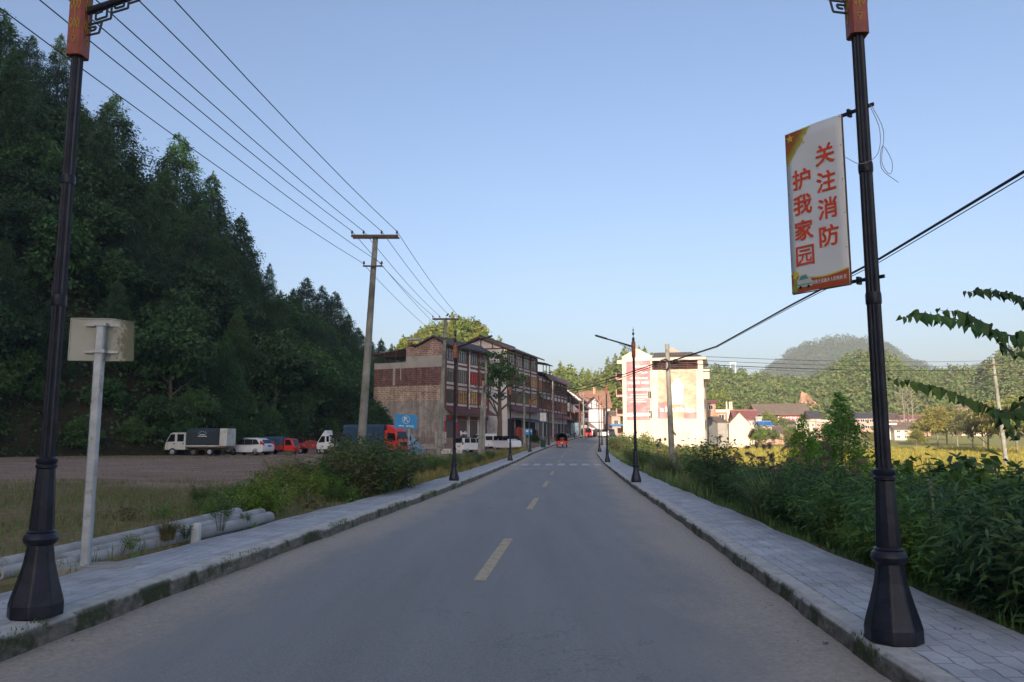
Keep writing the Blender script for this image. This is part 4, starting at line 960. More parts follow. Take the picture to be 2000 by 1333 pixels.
# --- A: four storey brick building, gable towards the camera, front to the street
GA = 1.75
A0 = W(868, 800, 108); angA = math.atan2(12.6, 5.87)
A = empty('brick_building', (A0.x, 108, GA), angA, 'four storey building with bare brick gable and timber striped front beside the parking lot', 'building')
LA = 13.6; DA = 12.0
m = MB(); m.box(.12, LA, 0, DA, -2.2, 10.75); m.box(.12, LA, 0, 6.5, 10.75, 13.1); m.build('wall', M['plaster_white'], A)
def gband(y1, z0, z1, mt):
    m = MB(); m.box(0, .118, -.02, y1, z0, z1-.003); m.build('gable_band', M[mt], A)
gband(DA, -2.2, 5.2, 'block_grey'); gband(DA, 5.2, 7.45, 'brick_tan'); gband(DA, 7.45, 10.05, 'brick_red'); gband(DA, 10.05, 10.9, 'plaster_grey'); gband(6.5, 10.9, 11.7, 'plaster_grey'); gband(6.5, 11.7, 13.1, 'brick_mix')
m = MB(); m.prism([(-.02, 13.1), (4.6, 13.1), (1.7, 14.3)], .0, .12, 'x'); m.prism([(-.02, 13.1), (4.6, 13.1), (1.7, 14.3)], LA-.12, LA, 'x'); m.build('gable', M['brick_mix'], A)
m = MB(); m.prism([(-1.0, 12.9), (1.7, 14.35), (1.7, 14.55), (-1.05, 13.1)], -.5, LA+.4, 'x'); m.prism([(1.703, 14.35), (5.0, 12.95), (5.0, 13.12), (1.703, 14.55)], -.5, LA+.4, 'x'); m.build('roof', M['roof_dark'], A)
m = MB(); m.prism([(3.2, 14.0), (7.6, 13.5), (7.6, 13.62), (3.2, 14.2)], 2.2, LA, 'x'); m.build('rear_roof', M['roof_dark'], A)
m = MB()     # terrace canopy
m.prism([(6.0, 13.0), (13.2, 12.2), (13.2, 12.3), (6.0, 13.1)], .4, 9, 'x')
for y in (6.65, 8.6, 10.5, 12.9):
    for x in (.55, 4.5): m.beam((x, y, 10.7), (x, y, 12.95-(y-6)*.11), .04)
for y in np.linspace(6.6, 12.6, 13): m.beam((.5, y, 11.9), (.5, y+.25, 12.9-(y-6)*.11), .02)
m.beam((.5, 6.6, 11.9), (.5, 13, 11.9), .03); m.build('terrace_canopy', M['rust'], A)
m = MB(); m.box(1.5, 8.5, 6.51, 6.8, 10.76, 12.9); m.box(.12, LA, DA-.2, DA, 10.755, 11.0); m.build('terrace_parapet', M['plaster_grey'], A)
m = MB(); m.tube([(.9, 4.6, 14.25), (.9, 6.7, 14.25)], .2, 10); m.build('water_heater_tank', M['steel'], A, True)
m = MB()
for y in (4.7, 6.6):
    for x in (.6, 1.6): m.beam((x, y, 13.05), (x, y, 14.1), .035)
m.beam((.6, 4.7, 13.1), (.6, 6.6, 14.0), .03); m.beam((.6, 4.7, 13.5), (.6, 6.6, 13.5), .03); m.beam((.6, 4.7, 14.05), (.6, 6.6, 14.05), .03); m.build('water_heater_frame', M['dull_red'], A)
m = MB(); m.box(-.022, -.003, 8.3, 8.7, 7.6, 10.05); m.box(-.022, -.003, 7.3, 7.45, 8.3, 10.05); m.build('mortar_streak', M['plaster_grey'], A)
def timber_front(root, L, floors, bays, zaw, top, white_post=None, curt={}, shop='shutter', wz=(.75, 1.95), step=3.0, gl='glass'):
    bw = L/bays
    for fi, zf in enumerate(floors):
        for b in range(bays):
            g_ = curt.get((fi, b), gl); window(root, (b*bw+.3, -.01, zf+wz[0]), (1, 0, 0), (0, -1, 0), bw-.6, wz[1], g_, 4, 'timber')
    m = MB()
    for b in range(bays+1): x = min(max(b*bw, .13), L-.13); m.box(x-.14, x+.14, -.16, -.001, zaw+.9, top)
    for zf in floors:
        for k in range(bays):
            m.box(k*bw+.14+(.13 if k == 0 else 0), (k+1)*bw-.14-(.13 if k == bays-1 else 0), -.1, -.002, zf+.14, zf+.38)
    for k in range(bays): m.box(k*bw+.14+(.13 if k == 0 else 0), (k+1)*bw-.14-(.13 if k == bays-1 else 0), -.1, -.002, top-.22, top)
    m.build('timber_strips', M['timber'], root)
    m = MB(); m.prism([(-1.5, zaw), (-.01, zaw+.95), (-.01, zaw+.8), (-1.5, zaw-.12)], -.1, L+.1, 'x'); m.build('awning', M['roof_maroon'], root)
timber_front(A, LA, [4.2, 7.2, 10.2], 4, 3.5, 13.0, curt={(0, 0): 'glass_green', (0, 1): 'pane_sunset', (0, 2): 'pane_sunset', (0, 3): 'curtain_red', (1, 0): 'glass_green', (1, 1): 'glass_green', (1, 2): 'curtain_red', (1, 3): 'curtain_red', (2, 1): 'glass_green', (2, 2): 'glass_green'})
for b, mt in enumerate(('shutter_grey', 'shutter', 'shutter', 'shutter_grey')):
    m = MB(); m.box(b*3.4+.35, b*3.4+3.1, -.06, -.002, .0, 2.6); m.build('roller_shutter', M[mt], A)
m = MB(); 
for b in range(4): m.box(b*3.4+.3, b*3.4+3.15, -.2, -.003, 2.65, 3.2)
m.build('shop_fascia', M['timber'], A)
m = MB(); m.box(1.0, 1.6, -.26, -.21, 2.75, 3.1); m.build('red_notice', M['red_paper'], A)
m = MB(); m.box(-.0, .2, -.1, -.004, .2, 2.4); m.build('door_couplet', M['red_paper'], A); m = MB(); m.box(3.2, 3.5, -.14, -.08, .2, 2.3); m.build('door_couplet', M['red_paper'], A)
m = MB(); m.tube([(6.8, -.3, -.4), (6.8, -.3, 12.9)], .09, 8); m.build('downpipe', M['plaster_white'], A, True)
m = MB()
for k in range(7): m.beam((.9+k*.95, -.75, 4.9), (.9+k*.95, -.75, 7.0), .02)
for z in (4.9, 5.4, 5.9, 6.4, 7.0): m.beam((.9, -.75, z), (6.6, -.75, z), .02)
for x in (.9, 6.6):
    for z in (4.9, 7.0): m.beam((x, -.75, z), (x, 0, z), .02)
m.build('window_grille', M['rust'], A)
m = MB()
for k in range(12): m.beam((7.1+k*.5, -.6, 12.5), (7.35+k*.5, -.6, 13.0), .025); m.beam((7.35+k*.5, -.6, 13.0), (7.6+k*.5, -.6, 12.5), .025)
m.beam((7.1, -.6, 12.5), (13.4, -.6, 12.5), .03); m.build('eave_lattice', M['timber'], A)

# --- B: timber striped building
B0 = W(990, 800, 123); angB = math.atan2(16, 5.5)
B = empty('timbered_building', (B0.x, 123, 1.95), angB, 'four storey building with white and brown striped front behind the leafy tree', 'building')
LB = 16.4
m = MB(); m.box(0, LB, 0, 9, -2, 14.2); m.prism([(0, 14.2), (9, 14.2), (4.5, 16.0)], 0, .3, 'x'); m.prism([(0, 14.2), (9, 14.2), (4.5, 16.0)], LB-.3, LB, 'x'); m.build('wall', M['plaster_white'], B)
m = MB(); m.prism([(-1.2, 13.75), (4.5, 16.05), (4.5, 16.3), (-1.25, 13.95)], -.8, LB+.8, 'x'); m.prism([(4.503, 16.05), (10.2, 13.75), (10.25, 13.95), (4.503, 16.3)], -.8, LB+.8, 'x'); m.box(-.8, LB+.8, 4.4, 4.6, 16.28, 16.5); m.build('roof', M['roof_dark'], B)
m = MB(); m.beam((-.86, -1.2, 13.8), (-.86, 4.5, 16.1), .1); m.beam((-.86, 4.5, 16.1), (-.86, 10.2, 13.8), .1); m.box(-.06, -.002, 0, 9, 14.1, 14.3); m.box(-.06, -.002, 4.4, 4.6, 14.31, 15.9); m.box(-.06, -.002, 2.4, 2.6, 14.31, 15.1); m.box(-.06, -.002, 6.4, 6.6, 14.31, 15.1); m.build('gable_timber', M['timber'], B)
timber_front(B, LB, [4.85, 7.85, 10.85], 4, 4.2, 14.1, curt={(0, 3): 'pane_sunset', (1, 3): 'pane_sunset', (1, 0): 'curtain_red', (0, 1): 'glass_green', (0, 2): 'glass_green'})
m = MB()
for b in range(4): m.box(b*3.9+.4, b*3.9+3.5, -.03, -.002, .0, 2.9)
m.build('shop_opening', M['dark_void'], B)
m = MB(); m.prism([(-3.2, 2.3), (-.05, 3.1), (-.05, 3.15), (-3.2, 2.36)], 2, LB-1, 'x'); m.build('fabric_awning', M['awning'], B)
m = MB()
for x in (2.2, 6.5, 10.5, 14.3): m.beam((x, -3.0, -.3), (x, -3.0, 2.35), .05)
m.build('awning_post', M['rust'], B)
for k, (x, mt) in enumerate(((3, 'dull_red'), (5, 'plaster_grey'), (8.5, 'shutter_grey'), (12, 'timber'))):
    m = MB(); m.box(x, x+1.1, -1.2, -.5, 0, 1.3-.2*k*.5); m.box(x+.1, x+1.0, -1.1, -.6, 1.3-.1*k, 1.55-.1*k); o = m.build('shop_crate', M[mt], None, bevel=.03); o.matrix_world = Matrix.Translation(B.location) @ Matrix.Rotation(angB, 4, 'Z'); tag(o, ['red', 'pale', 'grey', 'brown'][k]+' crate standing under the dark shop awning', 'crate')

# --- C: lower shop row with canopy terrace
C0 = W(1051, 800, 141); C1 = W(1107, 800, 166); angC = math.atan2(C1.y-C0.y, C1.x-C0.x); LC = math.hypot(C1.y-C0.y, C1.x-C0.x)
Cb = empty('shop_row', (C0.x, 141, 2.1), angC, 'lower long shop row with brown striped front and tall narrow windows', 'building')
m = MB(); m.box(0, LC, 0, 9, -2, 11.1); m.build('wall', M['plaster_white'], Cb)
m = MB(); m.prism([(-1.3, 10.8), (-.02, 12.1), (9, 13.3), (9, 12.15), (0, 11.9), (-1.3, 10.65)], 4.5, LC+.5, 'x'); m.build('roof', M['roof_maroon'], Cb)
timber_front(Cb, LC, [4.4, 7.6], 8, 3.6, 11.0, curt={(0, 7): 'pane_sunset', (1, 0): 'pane_sunset', (0, 6): 'pane_sunset'}, gl='glass_green', wz=(.7, 2.0))
for b in range(8):
    m = MB(); x = b*LC/8; m.box(x+.3, x+LC/8-.3, -.05, -.002, 0, 2.6); m.build('shop_door', M[('shutter', 'dark_void', 'shutter_grey', 'timber')[b % 4]], Cb)
m = MB(); m.box(.2, 3.0, -.5, -.35, 7.0, 7.9); m.build('balcony_panel', M['glass_green'], Cb)
m = MB(); m.prism([(-1.6, 13.2), (4, 14.2), (9, 13.2), (9, 13.35), (4, 14.4), (-1.6, 13.35)], -.5, 5.5, 'x')
for x in (0, 2.5, 5.2): m.beam((x, -1.0, 11.2), (x, -1.0, 13.3), .07); m.beam((x, 3, 11.2), (x, 3, 13.9), .07)
m.beam((0, -1, 12), (5.2, -1, 12), .04); m.build('terrace_canopy', M['rust'], Cb)

# --- D: dark open shed with mono-pitch roof and wrapped goods
D0 = W(1108, 850, 168)
D = empty('open_shed', (D0.x, 168.5, 2.2), R(12), 'dark open sided shed with sloping roof beyond the shop row', 'shed')
m = MB(); m.prism([(-.6, 9.3), (4.2, 5.6), (4.2, 5.9), (-.6, 9.6)], -3, 3.5, 'y'); m.build('roof', M['roof_dark'], D)
m = MB()
for x, z in ((0, 8.7), (2, 7.1), (4, 5.6)):
    for y in (-2.6, 2.8): m.beam((x, y, -.2), (x, y, z), .12)
m.box(0, 4, -2.7, -2.5, 5.1, 5.35); m.box(0, 2.1, -2.7, -2.5, 6.6, 6.8); m.build('posts', M['timber'], D)
m = MB(); m.box(0, 4, 2.9, 3.1, 0, 5.5); m.build('rear_wall', M['dark_void'], D)
m = MB(); m.box(-.2, 2.4, -2.45, 1, 0, 2.9); m.build('wrapped_goods', M['tarp_pale'], D, bevel=.15); m = MB(); m.box(2.5, 3.8, -2.4, .5, 0, 2.4); m.build('lower_wall', M['plaster_grey'], D)

def house(name, lab, px0, px1, ytop, ybase, Y, dep, rot, wall, roof='flat', rmt='roof_brown', rise=1.5, floors=2, bays=2, glass='glass', frame='plaster_white', ww=None, wh=None, over=.4, side=0, cat='house', kind=None, sidewalls=None):
    a = W(px0, ybase, Y); b = W(px1, ybase, Y); wd = (b.x-a.x)/max(.3, math.cos(rot)); h = W(px0, ytop, Y).z-a.z
    e = empty(name, ((a.x), Y, a.z), rot, lab, cat)
    m = MB(); m.box(0, wd, 0, dep, -3, h)
    if roof == 'gy': m.prism([(0, h), (wd, h), (wd/2, h+rise)], 0, dep, 'y')
    if roof == 'gx': m.prism([(0, h), (dep, h), (dep/2, h+rise)], 0, wd, 'x')
    m.build('wall', M[wall], e)
    if roof == 'gx': gable_roof(e, 0, wd, 0, dep, h, rise, rmt, 'x', over)
    elif roof == 'gy': gable_roof(e, 0, wd, 0, dep, h, rise, rmt, 'y', over)
    else:
        m = MB(); m.box(-over, wd+over, -over, dep+over, h, h+.3); m.box(-over, wd+over, -over, -over+.2, h+.3, h+.3+rise*.4); m.build('roof', M[rmt], e)
    if floors and bays:
        fh = h/floors; bw = wd/bays; w1 = ww or min(bw*.5, 1.8); h1 = wh or min(fh*.45, 1.5)
        for f in range(floors):
            for k in range(bays): window(e, (k*bw+(bw-w1)/2, -.004, f*fh+fh*.38), (1, 0, 0), (0, -1, 0), w1, h1, glass, 2, frame, False, .08)
    if side:
        fh = h/floors
        for f in range(floors):
            for k in range(side): window(e, (-.004, dep*(k+.6)/side-.3, f*fh+fh*.38), (0, -1, 0), (-1, 0, 0), 1.2, 1.3, glass, 2, frame, False, .08)
    return e, wd, h
# --- end of the street
E1, wd, h = house('timbered_house', 'white house with a sloping tiled roof and brown strips behind the dark shed', 1104, 1141, 785, 850, 181, 9, R(0), 'plaster_white', 'flat', 'plaster_white', 0, 0, 0, over=0)
m = MB(); m.prism([(-.5, h+3.6), (wd+.8, h-.3), (wd+.8, h), (-.5, h+3.9)], -.6, 9.5, 'y'); m.build('pitched_roof', M['roof_maroon'], E1)
m = MB(); m.prism([(0, h), (wd, h), (0, h+3.4)], 0, 9, 'y'); m.build('gable', M['plaster_white'], E1)
m = MB(); m.box(-.01, wd, -.08, -.003, h-.2, h+.05); m.box(wd*.5, wd*.5+.2, -.08, -.003, h+.06, h+1.4); m.box(0, wd, -.08, -.003, h-3.2, h-3.0); m.build('timber_strips', M['timber'], E1)
F1, wd, h = house('timbered_house', 'white house with brown gable timbers below the orange roof at the street end', 1142, 1180, 799, 852, 186, 9, R(0), 'plaster_white', 'gy', 'roof_maroon', 2.6, 0, 0, over=.5)
m = MB(); m.box(-.01, wd, -.09, -.003, h-.12, h+.12); m.box(0, wd, -.09, -.003, h-3.3, h-3.1); m.box(0, wd, -.09, -.003, h-5.2, h-5.0); m.box(wd*.35, wd*.35+.18, -.09, -.003, h+.13, h+1.7); m.box(wd*.62, wd*.62+.18, -.09, -.003, h+.13, h+1.8); m.box(wd-.25, wd+.1, -.12, -.003, -1, h); m.build('timber_strips', M['timber'], F1)
for z in (h-2.2, h-4.9): window(F1, (.1, -.004, z), (1, 0, 0), (0, -1, 0), .8, 1.5, 'dark_void', 2, 'timber', False)
H1, wd, h = house('orange_roofed_house', 'house with a big sunlit orange tiled roof at the end of the street', 1139, 1192, 797, 850, 198, 12, R(0), 'plaster_white', 'flat', 'roof_orange', 0, 2, 3, over=.1)
m = MB(); m.prism([(-.9, h), (6, h+4.6), (6, h+4.8), (-.9, h+.2)], -.6, wd+.5, 'x'); m.prism([(6.003, h+4.6), (13, h), (13, h+.2), (6.003, h+4.8)], -.6, wd+.5, 'x'); rf = m.build('pitched_roof', M['roof_orange'], H1)
m = MB(); m.box(wd*.45, wd*.45+.7, 4.6, 5.3, h+3.6, h+5.6); m.build('chimney', M['brick_orange'], rf); m = MB(); m.prism([(2.6, h+2.1), (3.6, h+2.75), (3.6, h+2.95), (2.6, h+2.3)], wd*.6, wd*.6+1.4, 'x'); m.build('skylight', M['glass_green'], rf)
house('low_house', 'low cream shed catching the sun left of the big cream building', 1195, 1212, 812, 846, 185, 8, R(0), 'plaster_pink', 'gx', 'roof_brown', 1.0, 1, 1, cat='house')
house('metal_shed', 'grey sheet metal shed at the far right end of the street', 1196, 1213, 832, 852, 172, 5, R(0), 'plaster_grey', 'flat', 'roof_blue', .2, 0, 0, cat='shed')

# --- G: the big cream building at right with two faded posters
thG = R(-16); G0 = W(1218, 880, 120)
Gb = empty('cream_building', (G0.x, 120, -.35), thG, 'big sunlit cream building with two faded wall posters right of the road', 'building')
wG = 12.3; hG = 14.3; xs = 4.65
m = MB(); m.box(0, xs, 0, 12, -2, hG+.2); m.box(xs, wG, 0.02, 12, -2, hG-1.75); m.box(wG-.75, wG, .0, 12, hG-1.75, hG-.3); m.box(xs, wG-.75, 1.6, 12, hG-1.75, hG-.3); m.build('wall', M['plaster_cream'], Gb)
m = MB(); m.prism([(-.0, hG+.2), (xs, hG+.2), (xs, hG+.45), (2.3, hG+1.75), (0, hG+.45)], 0, .3, 'y'); m.prism([(-.8, hG-.6), (0, hG-.6), (0, hG), (-.8, hG-.1)], 0, 1, 'y'); m.build('parapet_gable', M['plaster_cream'], Gb)
m = MB(); m.box(xs+.02, wG+.5, -.35, 12, hG-.3, hG+.1); m.build('cornice', M['plaster_cream'], Gb)
m = MB(); m.prism([(xs, hG+.1), (wG+.3, hG+.1), (wG-1.6, hG+.95), (xs+.3, hG+1.0)], .4, 9, 'y'); m.build('roof', M['roof_dark'], Gb)
m = MB(); m.prism([(xs+1.1, hG+1.2), (xs+4.6, hG+1.2), (xs+2.7, hG+2.4)], 6, 9.4, 'y'); m.build('rear_gable', M['plaster_pink'], Gb)
m = MB(); 
for k in range(5): m.box(xs+.1, wG-.8, .3, .36, hG-1.6+k*.28, hG-1.5+k*.28)
for k in range(6): m.box(xs+.1+k*1.3, xs+.2+k*1.3, .37, .45, hG-1.74, hG-.31)
m.build('loft_louvre', M['timber'], Gb)
m = MB(); m.box(xs+.05, wG-.76, 1.5, 1.58, hG-1.74, hG-.31); m.build('loft_opening', M['dark_void'], Gb)
m = MB(); m.box(wG, wG+.9, 1.0, 8, hG-3.2, hG-2.0); m.box(wG-.1, wG+.95, .5, 8, hG-2.0, hG-1.76); m.build('side_balcony', M['plaster_cream'], Gb)
for z in (1.6, 4.8, 8.0): window(Gb, (wG+.004, 2.0, z), (0, 1, 0), (1, 0, 0), 1.6, 1.8, 'glass', 2, 'plaster_grey', False)
for z in (4.9, 7.9): window(Gb, (3.9-.0, -.004, z+.2), (1, 0, 0), (0, -1, 0), .62, 1.25, 'glass', 2, 'plaster_cream', False)
m = MB()
for z in (2.5, 5.5, 8.5, 11.2): m.box(-1.1, 0, .6, 9, z, z+.35); m.box(-1.1, -1.0, .6, 9, z+.36, z+1.2)
m.build('side_balcony', M['plaster_pink'], Gb)
m = MB(); m.beam((-1.6, .8, hG-2.2), (-.2, .8, hG-4), .04); m.beam((-1.6, .8, hG-2.2), (0, .8, hG-1.9), .04); m.box(-1.7, -.3, .5, 2.5, hG-2.15, hG-2.1); m.build('side_bracket', M['rust'], Gb)
def fade(name, c1, c2, c3):
    g = G(name); v = g.coord(); x, y, z = g.xyz(v); n = g.noise(g.scale(v, (1, 1, 1.5)), .7, 6, .65)
    return g.pbr(g.ramp(n, [(.35, c1), (.5, c2), (.65, c3)]), .8)
M['mural'] = fade('faded_mural', (.56, .26, .19), (.62, .36, .26), (.7, .5, .38)); M['poster_red2'] = fade('faded_red_poster', (.46, .15, .17), (.5, .2, .21), (.58, .32, .31))
def pz(px, py): # pixel on the front plane -> local x,z
    n = Vector((math.sin(thG), -math.cos(thG))); r = W(px, py, 100)-Vector((0, 0, EYE)); d = Vector((r.x, r.y)); k = (Vector((G0.x, 120)).dot(n))/d.dot(n)
    P = d*k; u = Vector((math.cos(thG), math.sin(thG))); return (P-Vector((G0.x, 120))).dot(u), EYE+r.z*k+.35
def gposter(name, pts, mt, d=.03, par=Gb):
    m = MB(); m.prism([pz(*p) for p in pts], -d, -d+.012, 'y'); return m.build(name, M[mt], par)
po = gposter('red_poster', [(1223, 707), (1270, 704), (1270, 821), (1224, 821)], 'poster_red2')
mu = gposter('mural', [(1285, 724), (1360, 724), (1361, 818), (1285, 818)], 'mural')
m_ = lambda pts, mt='poster_pale', d=.05, par=po, nm='poster_block': gposter(nm, pts, mt, d, par)
m_([(1224, 807), (1270, 807), (1270, 813), (1224, 814)])
def gtext(s_, px, py, fw, fh, mt='poster_pale', bold=.02):
    x, z = pz(px, py); letters(s_, 1.0, M[mt], po, (x, -.045, z), bold=bold, fit=(fw, fh))
k = 1/12.5   # metres per pixel there
gtext('优惠大酬宾', 1253, 716, 2.2, .33); gtext('宽带到家', 1255, 728, 1.5, .26); gtext('乡村网络全覆盖', 1248, 739, 2.6, .25)
gtext('手机  话费  全家享', 1247, 748, 3.3, .4); gtext('每年3500分钟', 1247, 761, 3.3, .42)
for i, (w_, y) in enumerate(((2.4, 771), (2.8, 776), (1.8, 781), (2.3, 785))): gtext('详情请到营业厅咨询办理', 1247, y, w_, .15)
m_([(1311, 752), (1318, 745), (1328, 745), (1335, 752), (1334, 790), (1312, 790)], par=mu); m_([(1316, 740), (1329, 740), (1326, 747), (1319, 747)], par=mu)
m_([(1285, 787), (1303, 786), (1304, 818), (1285, 818)], 'poster_red2', .045, mu); m_([(1336, 808), (1361, 806), (1361, 818), (1336, 818)], 'poster_red2', .045, mu)
for i in range(7): m_([(1289+i*10, 797-(i % 3)*3), (1296+i*10, 799-(i % 2)*4), (1297+i*10, 805), (1289+i*10, 805)], 'poster_pale', .056, mu)
m = MB(); m.tube([(3.0+xs*.8, -.06, hG-2), (3.2+xs*.7, -.06, 6), (3.0+xs*.7, -.06, 2)], .03, 5); m.build('wall_crack', M['plaster_grey'], Gb)

# --- houses across the valley (pixel box on the photo, depth)
house('brick_house', 'tall orange brick house with a dark flat roof just right of the cream building', 1380, 1399, 788, 852, 150, 8, R(-6), 'brick_orange', 'flat', 'roof_maroon', .8, 3, 1, over=.4)
house('brick_house', 'orange brick house with bare pillars on its flat roof', 1399, 1421, 806, 855, 172, 9, R(-6), 'brick_orange', 'flat', 'plaster_cream', .8, 2, 1, over=.3)
e, wd, h = house('roof_frame_house', 'pale house with unfinished concrete pillars on top', 1420, 1432, 803, 850, 185, 8, R(-6), 'plaster_cream', 'flat', 'plaster_cream', .3, 1, 1, over=.1)
m = MB()
for x in (0, wd*.5, wd-.3): m.box(x, x+.3, 0, .3, h+.5, h+2.2)
m.build('pillars', M['plaster_cream'], e)
house('cream_house', 'plain sunlit cream gabled house in front of the red roofs', 1425, 1464, 829, 871, 137, 7, R(-14), 'plaster_cream', 'gy', 'roof_brown', 2.0, 0, 0, over=.15)
house('shaded_house_side', 'grey block standing for the shaded left side of the plain cream house', 1403, 1424, 826, 868, 140, 8, R(8), 'plaster_grey', 'gx', 'roof_brown', 1.0, 0, 0, over=.15)  # shade on the cream house's left face, painted as grey plaster
house('red_roofed_house', 'house with a dark red sheet roof behind the plain cream house', 1437, 1479, 820, 856, 168, 8, R(-8), 'plaster_cream', 'gx', 'roof_red', 2.0, 2, 3)
house('grey_tower_house', 'narrow grey house with a flat roof and a small white dish beside it', 1478, 1489, 818, 858, 165, 7, R(-8), 'plaster_grey', 'flat', 'plaster_grey', .3, 2, 1, over=.1)
house('blue_roofed_house', 'brick house with a blue sheet roof', 1489, 1508, 832, 866, 160, 7, R(-8), 'plaster_pink', 'gx', 'roof_blue', .8, 2, 2)
house('red_brick_house', 'low red brick house with a brown pitched roof', 1507, 1530, 845, 864, 165, 8, R(-10), 'brick_orange', 'gx', 'roof_brown', 1.2, 1, 3)
S, wd, h = house('school_building', 'white three storey building with a brown roof and a red lettered banner', 1521, 1580, 810, 850, 235, 10, R(-4), 'plaster_white', 'flat', 'plaster_white', 0, 3, 5, over=0)
m = MB(); m.prism([(-1.5, h-.2), (4.5, h+3.2), (4.5, h+3.5), (-1.5, h)], -7, wd+.6, 'x'); m.prism([(4.503, h+3.2), (11, h-.2), (11, h), (4.503, h+3.5)], -7, wd+.6, 'x'); m.build('pitched_roof', M['roof_brown'], S)
m = MB(); m.box(0, wd, -1.6, -1.5, h-1.9, h-.4); m.build('banner', M['dull_red'], S); letters('乡村学校少年宫', 1.1, M['sign_white'], S, (wd*.5, -1.62, h-1.15), bold=.01, fit=(wd*.85, .95))
house('white_gabled_house', 'white gabled house with dark blue roof behind the brown roofed building', 1516, 1553, 807, 822, 262, 9, R(4), 'plaster_white', 'gy', 'roof_dark', 2.2, 1, 3)
house('dark_roofed_house', 'small brick house with grey roof left of the young cedar', 1583, 1604, 817, 850, 225, 8, R(-8), 'brick_orange', 'gx', 'roof_dark', 2.0, 2, 2)
house('flat_roofed_house', 'cream flat roofed house behind the smaller cedar', 1556, 1592, 824, 856, 190, 8, R(-5), 'plaster_cream', 'flat', 'plaster_grey', .4, 2, 4)
house('flat_roofed_house', 'brick and cream house with green windows left of the young cedar', 1594, 1626, 824, 858, 195, 8, R(-5), 'plaster_pink', 'flat', 'plaster_cream', .4, 2, 3, glass='glass_green')
house('long_house', 'long white house with grey blue roof left of the banner lamp', 1672, 1716, 817, 842, 240, 8, R(-2), 'plaster_pink', 'gx', 'roof_dark', 1.6, 2, 5, ww=1.6)
house('pale_house', 'pale house with brown roof right of the banner lamp', 1736, 1764, 819, 852, 240, 8, R(-2), 'plaster_pink', 'gx', 'roof_brown', 1.6, 2, 3)
house('long_house', 'long pink and white house with a red ridge roof', 1765, 1816, 819, 838, 250, 8, R(-2), 'plaster_pink', 'gx', 'roof_red', 1.2, 2, 4, ww=2.4)
house('low_house', 'low cream house with brown roof in front of the red ridged one', 1748, 1790, 839, 860, 205, 9, R(-8), 'plaster_cream', 'gx', 'roof_brown', 1.8, 2, 3)
house('white_annex', 'narrow white block just right of the banner lamp', 1738, 1749, 830, 858, 208, 7, R(-2), 'plaster_white', 'flat', 'plaster_white', .3, 2, 1)
house('long_house', 'long flat cream building behind the willows at right', 1878, 1932, 812, 838, 245, 8, R(0), 'plaster_cream', 'flat', 'plaster_cream', .3, 2, 6, ww=1.4)
house('hill_house', 'small pink house high above the willows', 1873, 1892, 797, 812, 300, 8, R(0), 'plaster_pink', 'gx', 'roof_brown', 1.0, 1, 2)
e = empty('radio_mast', W(1432, 735, 600), 0, 'thin twin radio mast on the skyline beyond the cream building', 'mast')
m = MB()
for x in (-2, 2): m.beam((x, 0, -8), (x, 0, 11), .3)
for z in (-2, 3, 8): m.beam((-2, 0, z), (2, 0, z), .25)
m.build('lattice', M['white_board'], e)
m = MB(); m.box(-2.6, 2.6, -.6, .6, 10, 10.6); m.build('antennas', M['white_board'], e)
# ------------------------------------------------------------------ vehicles (local: x forward, wheels on z=0)
def wheel(root, x, y, r, w_=.22, rim='steel'):
    m = MB(); s = 1 if y > 0 else -1
    m.tube([(x, y-w_/2, r), (x, y-w_/2+.03, r), (x, y+w_/2-.03, r), (x, y+w_/2, r)], [r*.93, r, r, r*.93], 20)
    t = m.build('wheel', M['black'], root, True)
    m = MB(); yy = y+s*(w_/2); m.tube([(x, yy-s*.03, r), (x, yy+s*.012, r)], [r*.6, r*.55], 14); m.build('rim', M[rim], t, True)
def side_glass(root, pts, y, name='window', mt='car_glass', th=.012):
    for s in (-1, 1):
        m = MB(); m.prism(pts, s*y-.5*th if s < 0 else s*y-.5*th, s*y+.5*th, 'y'); m.build(name, M[mt], root)
def cab(root, prof, w_, paint, winds, wsh, name='cab', inset=.0):
    m = MB(); m.prism(prof, -w_/2, w_/2, 'y'); c = m.build(name, M[paint], root, bevel=.06)
    for pts in winds:
        for s in (-1, 1):
            m = MB(); y = s*(w_/2); m.prism(pts, min(y, y+s*.012), max(y, y+s*.012), 'y'); m.build('side_window', M['car_glass'], c)
    (x0, z0), (x1, z1) = wsh; n = Vector((z1-z0, 0, x0-x1)).normalized(); n = n if n.x > 0 else -n
    q = w_/2-.14; m = MB(); P = [Vector((x0, -q, z0)), Vector((x0, q, z0)), Vector((x1, q*.95, z1)), Vector((x1, -q*.95, z1))]
    m.poly([p+n*.012 for p in P]); m.poly([p+n*.004 for p in P][::-1]); m.build('windscreen', M['car_glass'], c)
    return c
def boxpart(root, name, mt, *b, bevel=0): m = MB(); m.box(*b); return m.build(name, M[mt], root, bevel=bevel)
def lights(root, x, y, z, sz=(.05, .2, .12)):
    for s in (-1, 1): boxpart(root, 'headlight', 'chrome', x-sz[0], x+sz[0]*.5, s*y-sz[1]/2, s*y+sz[1]/2, z-sz[2]/2, z+sz[2]/2, bevel=.02)
def gpos(px, Y, dz=0): p = W(px, 880, Y); return (p.x, Y, gz(p.x, Y)+dz)

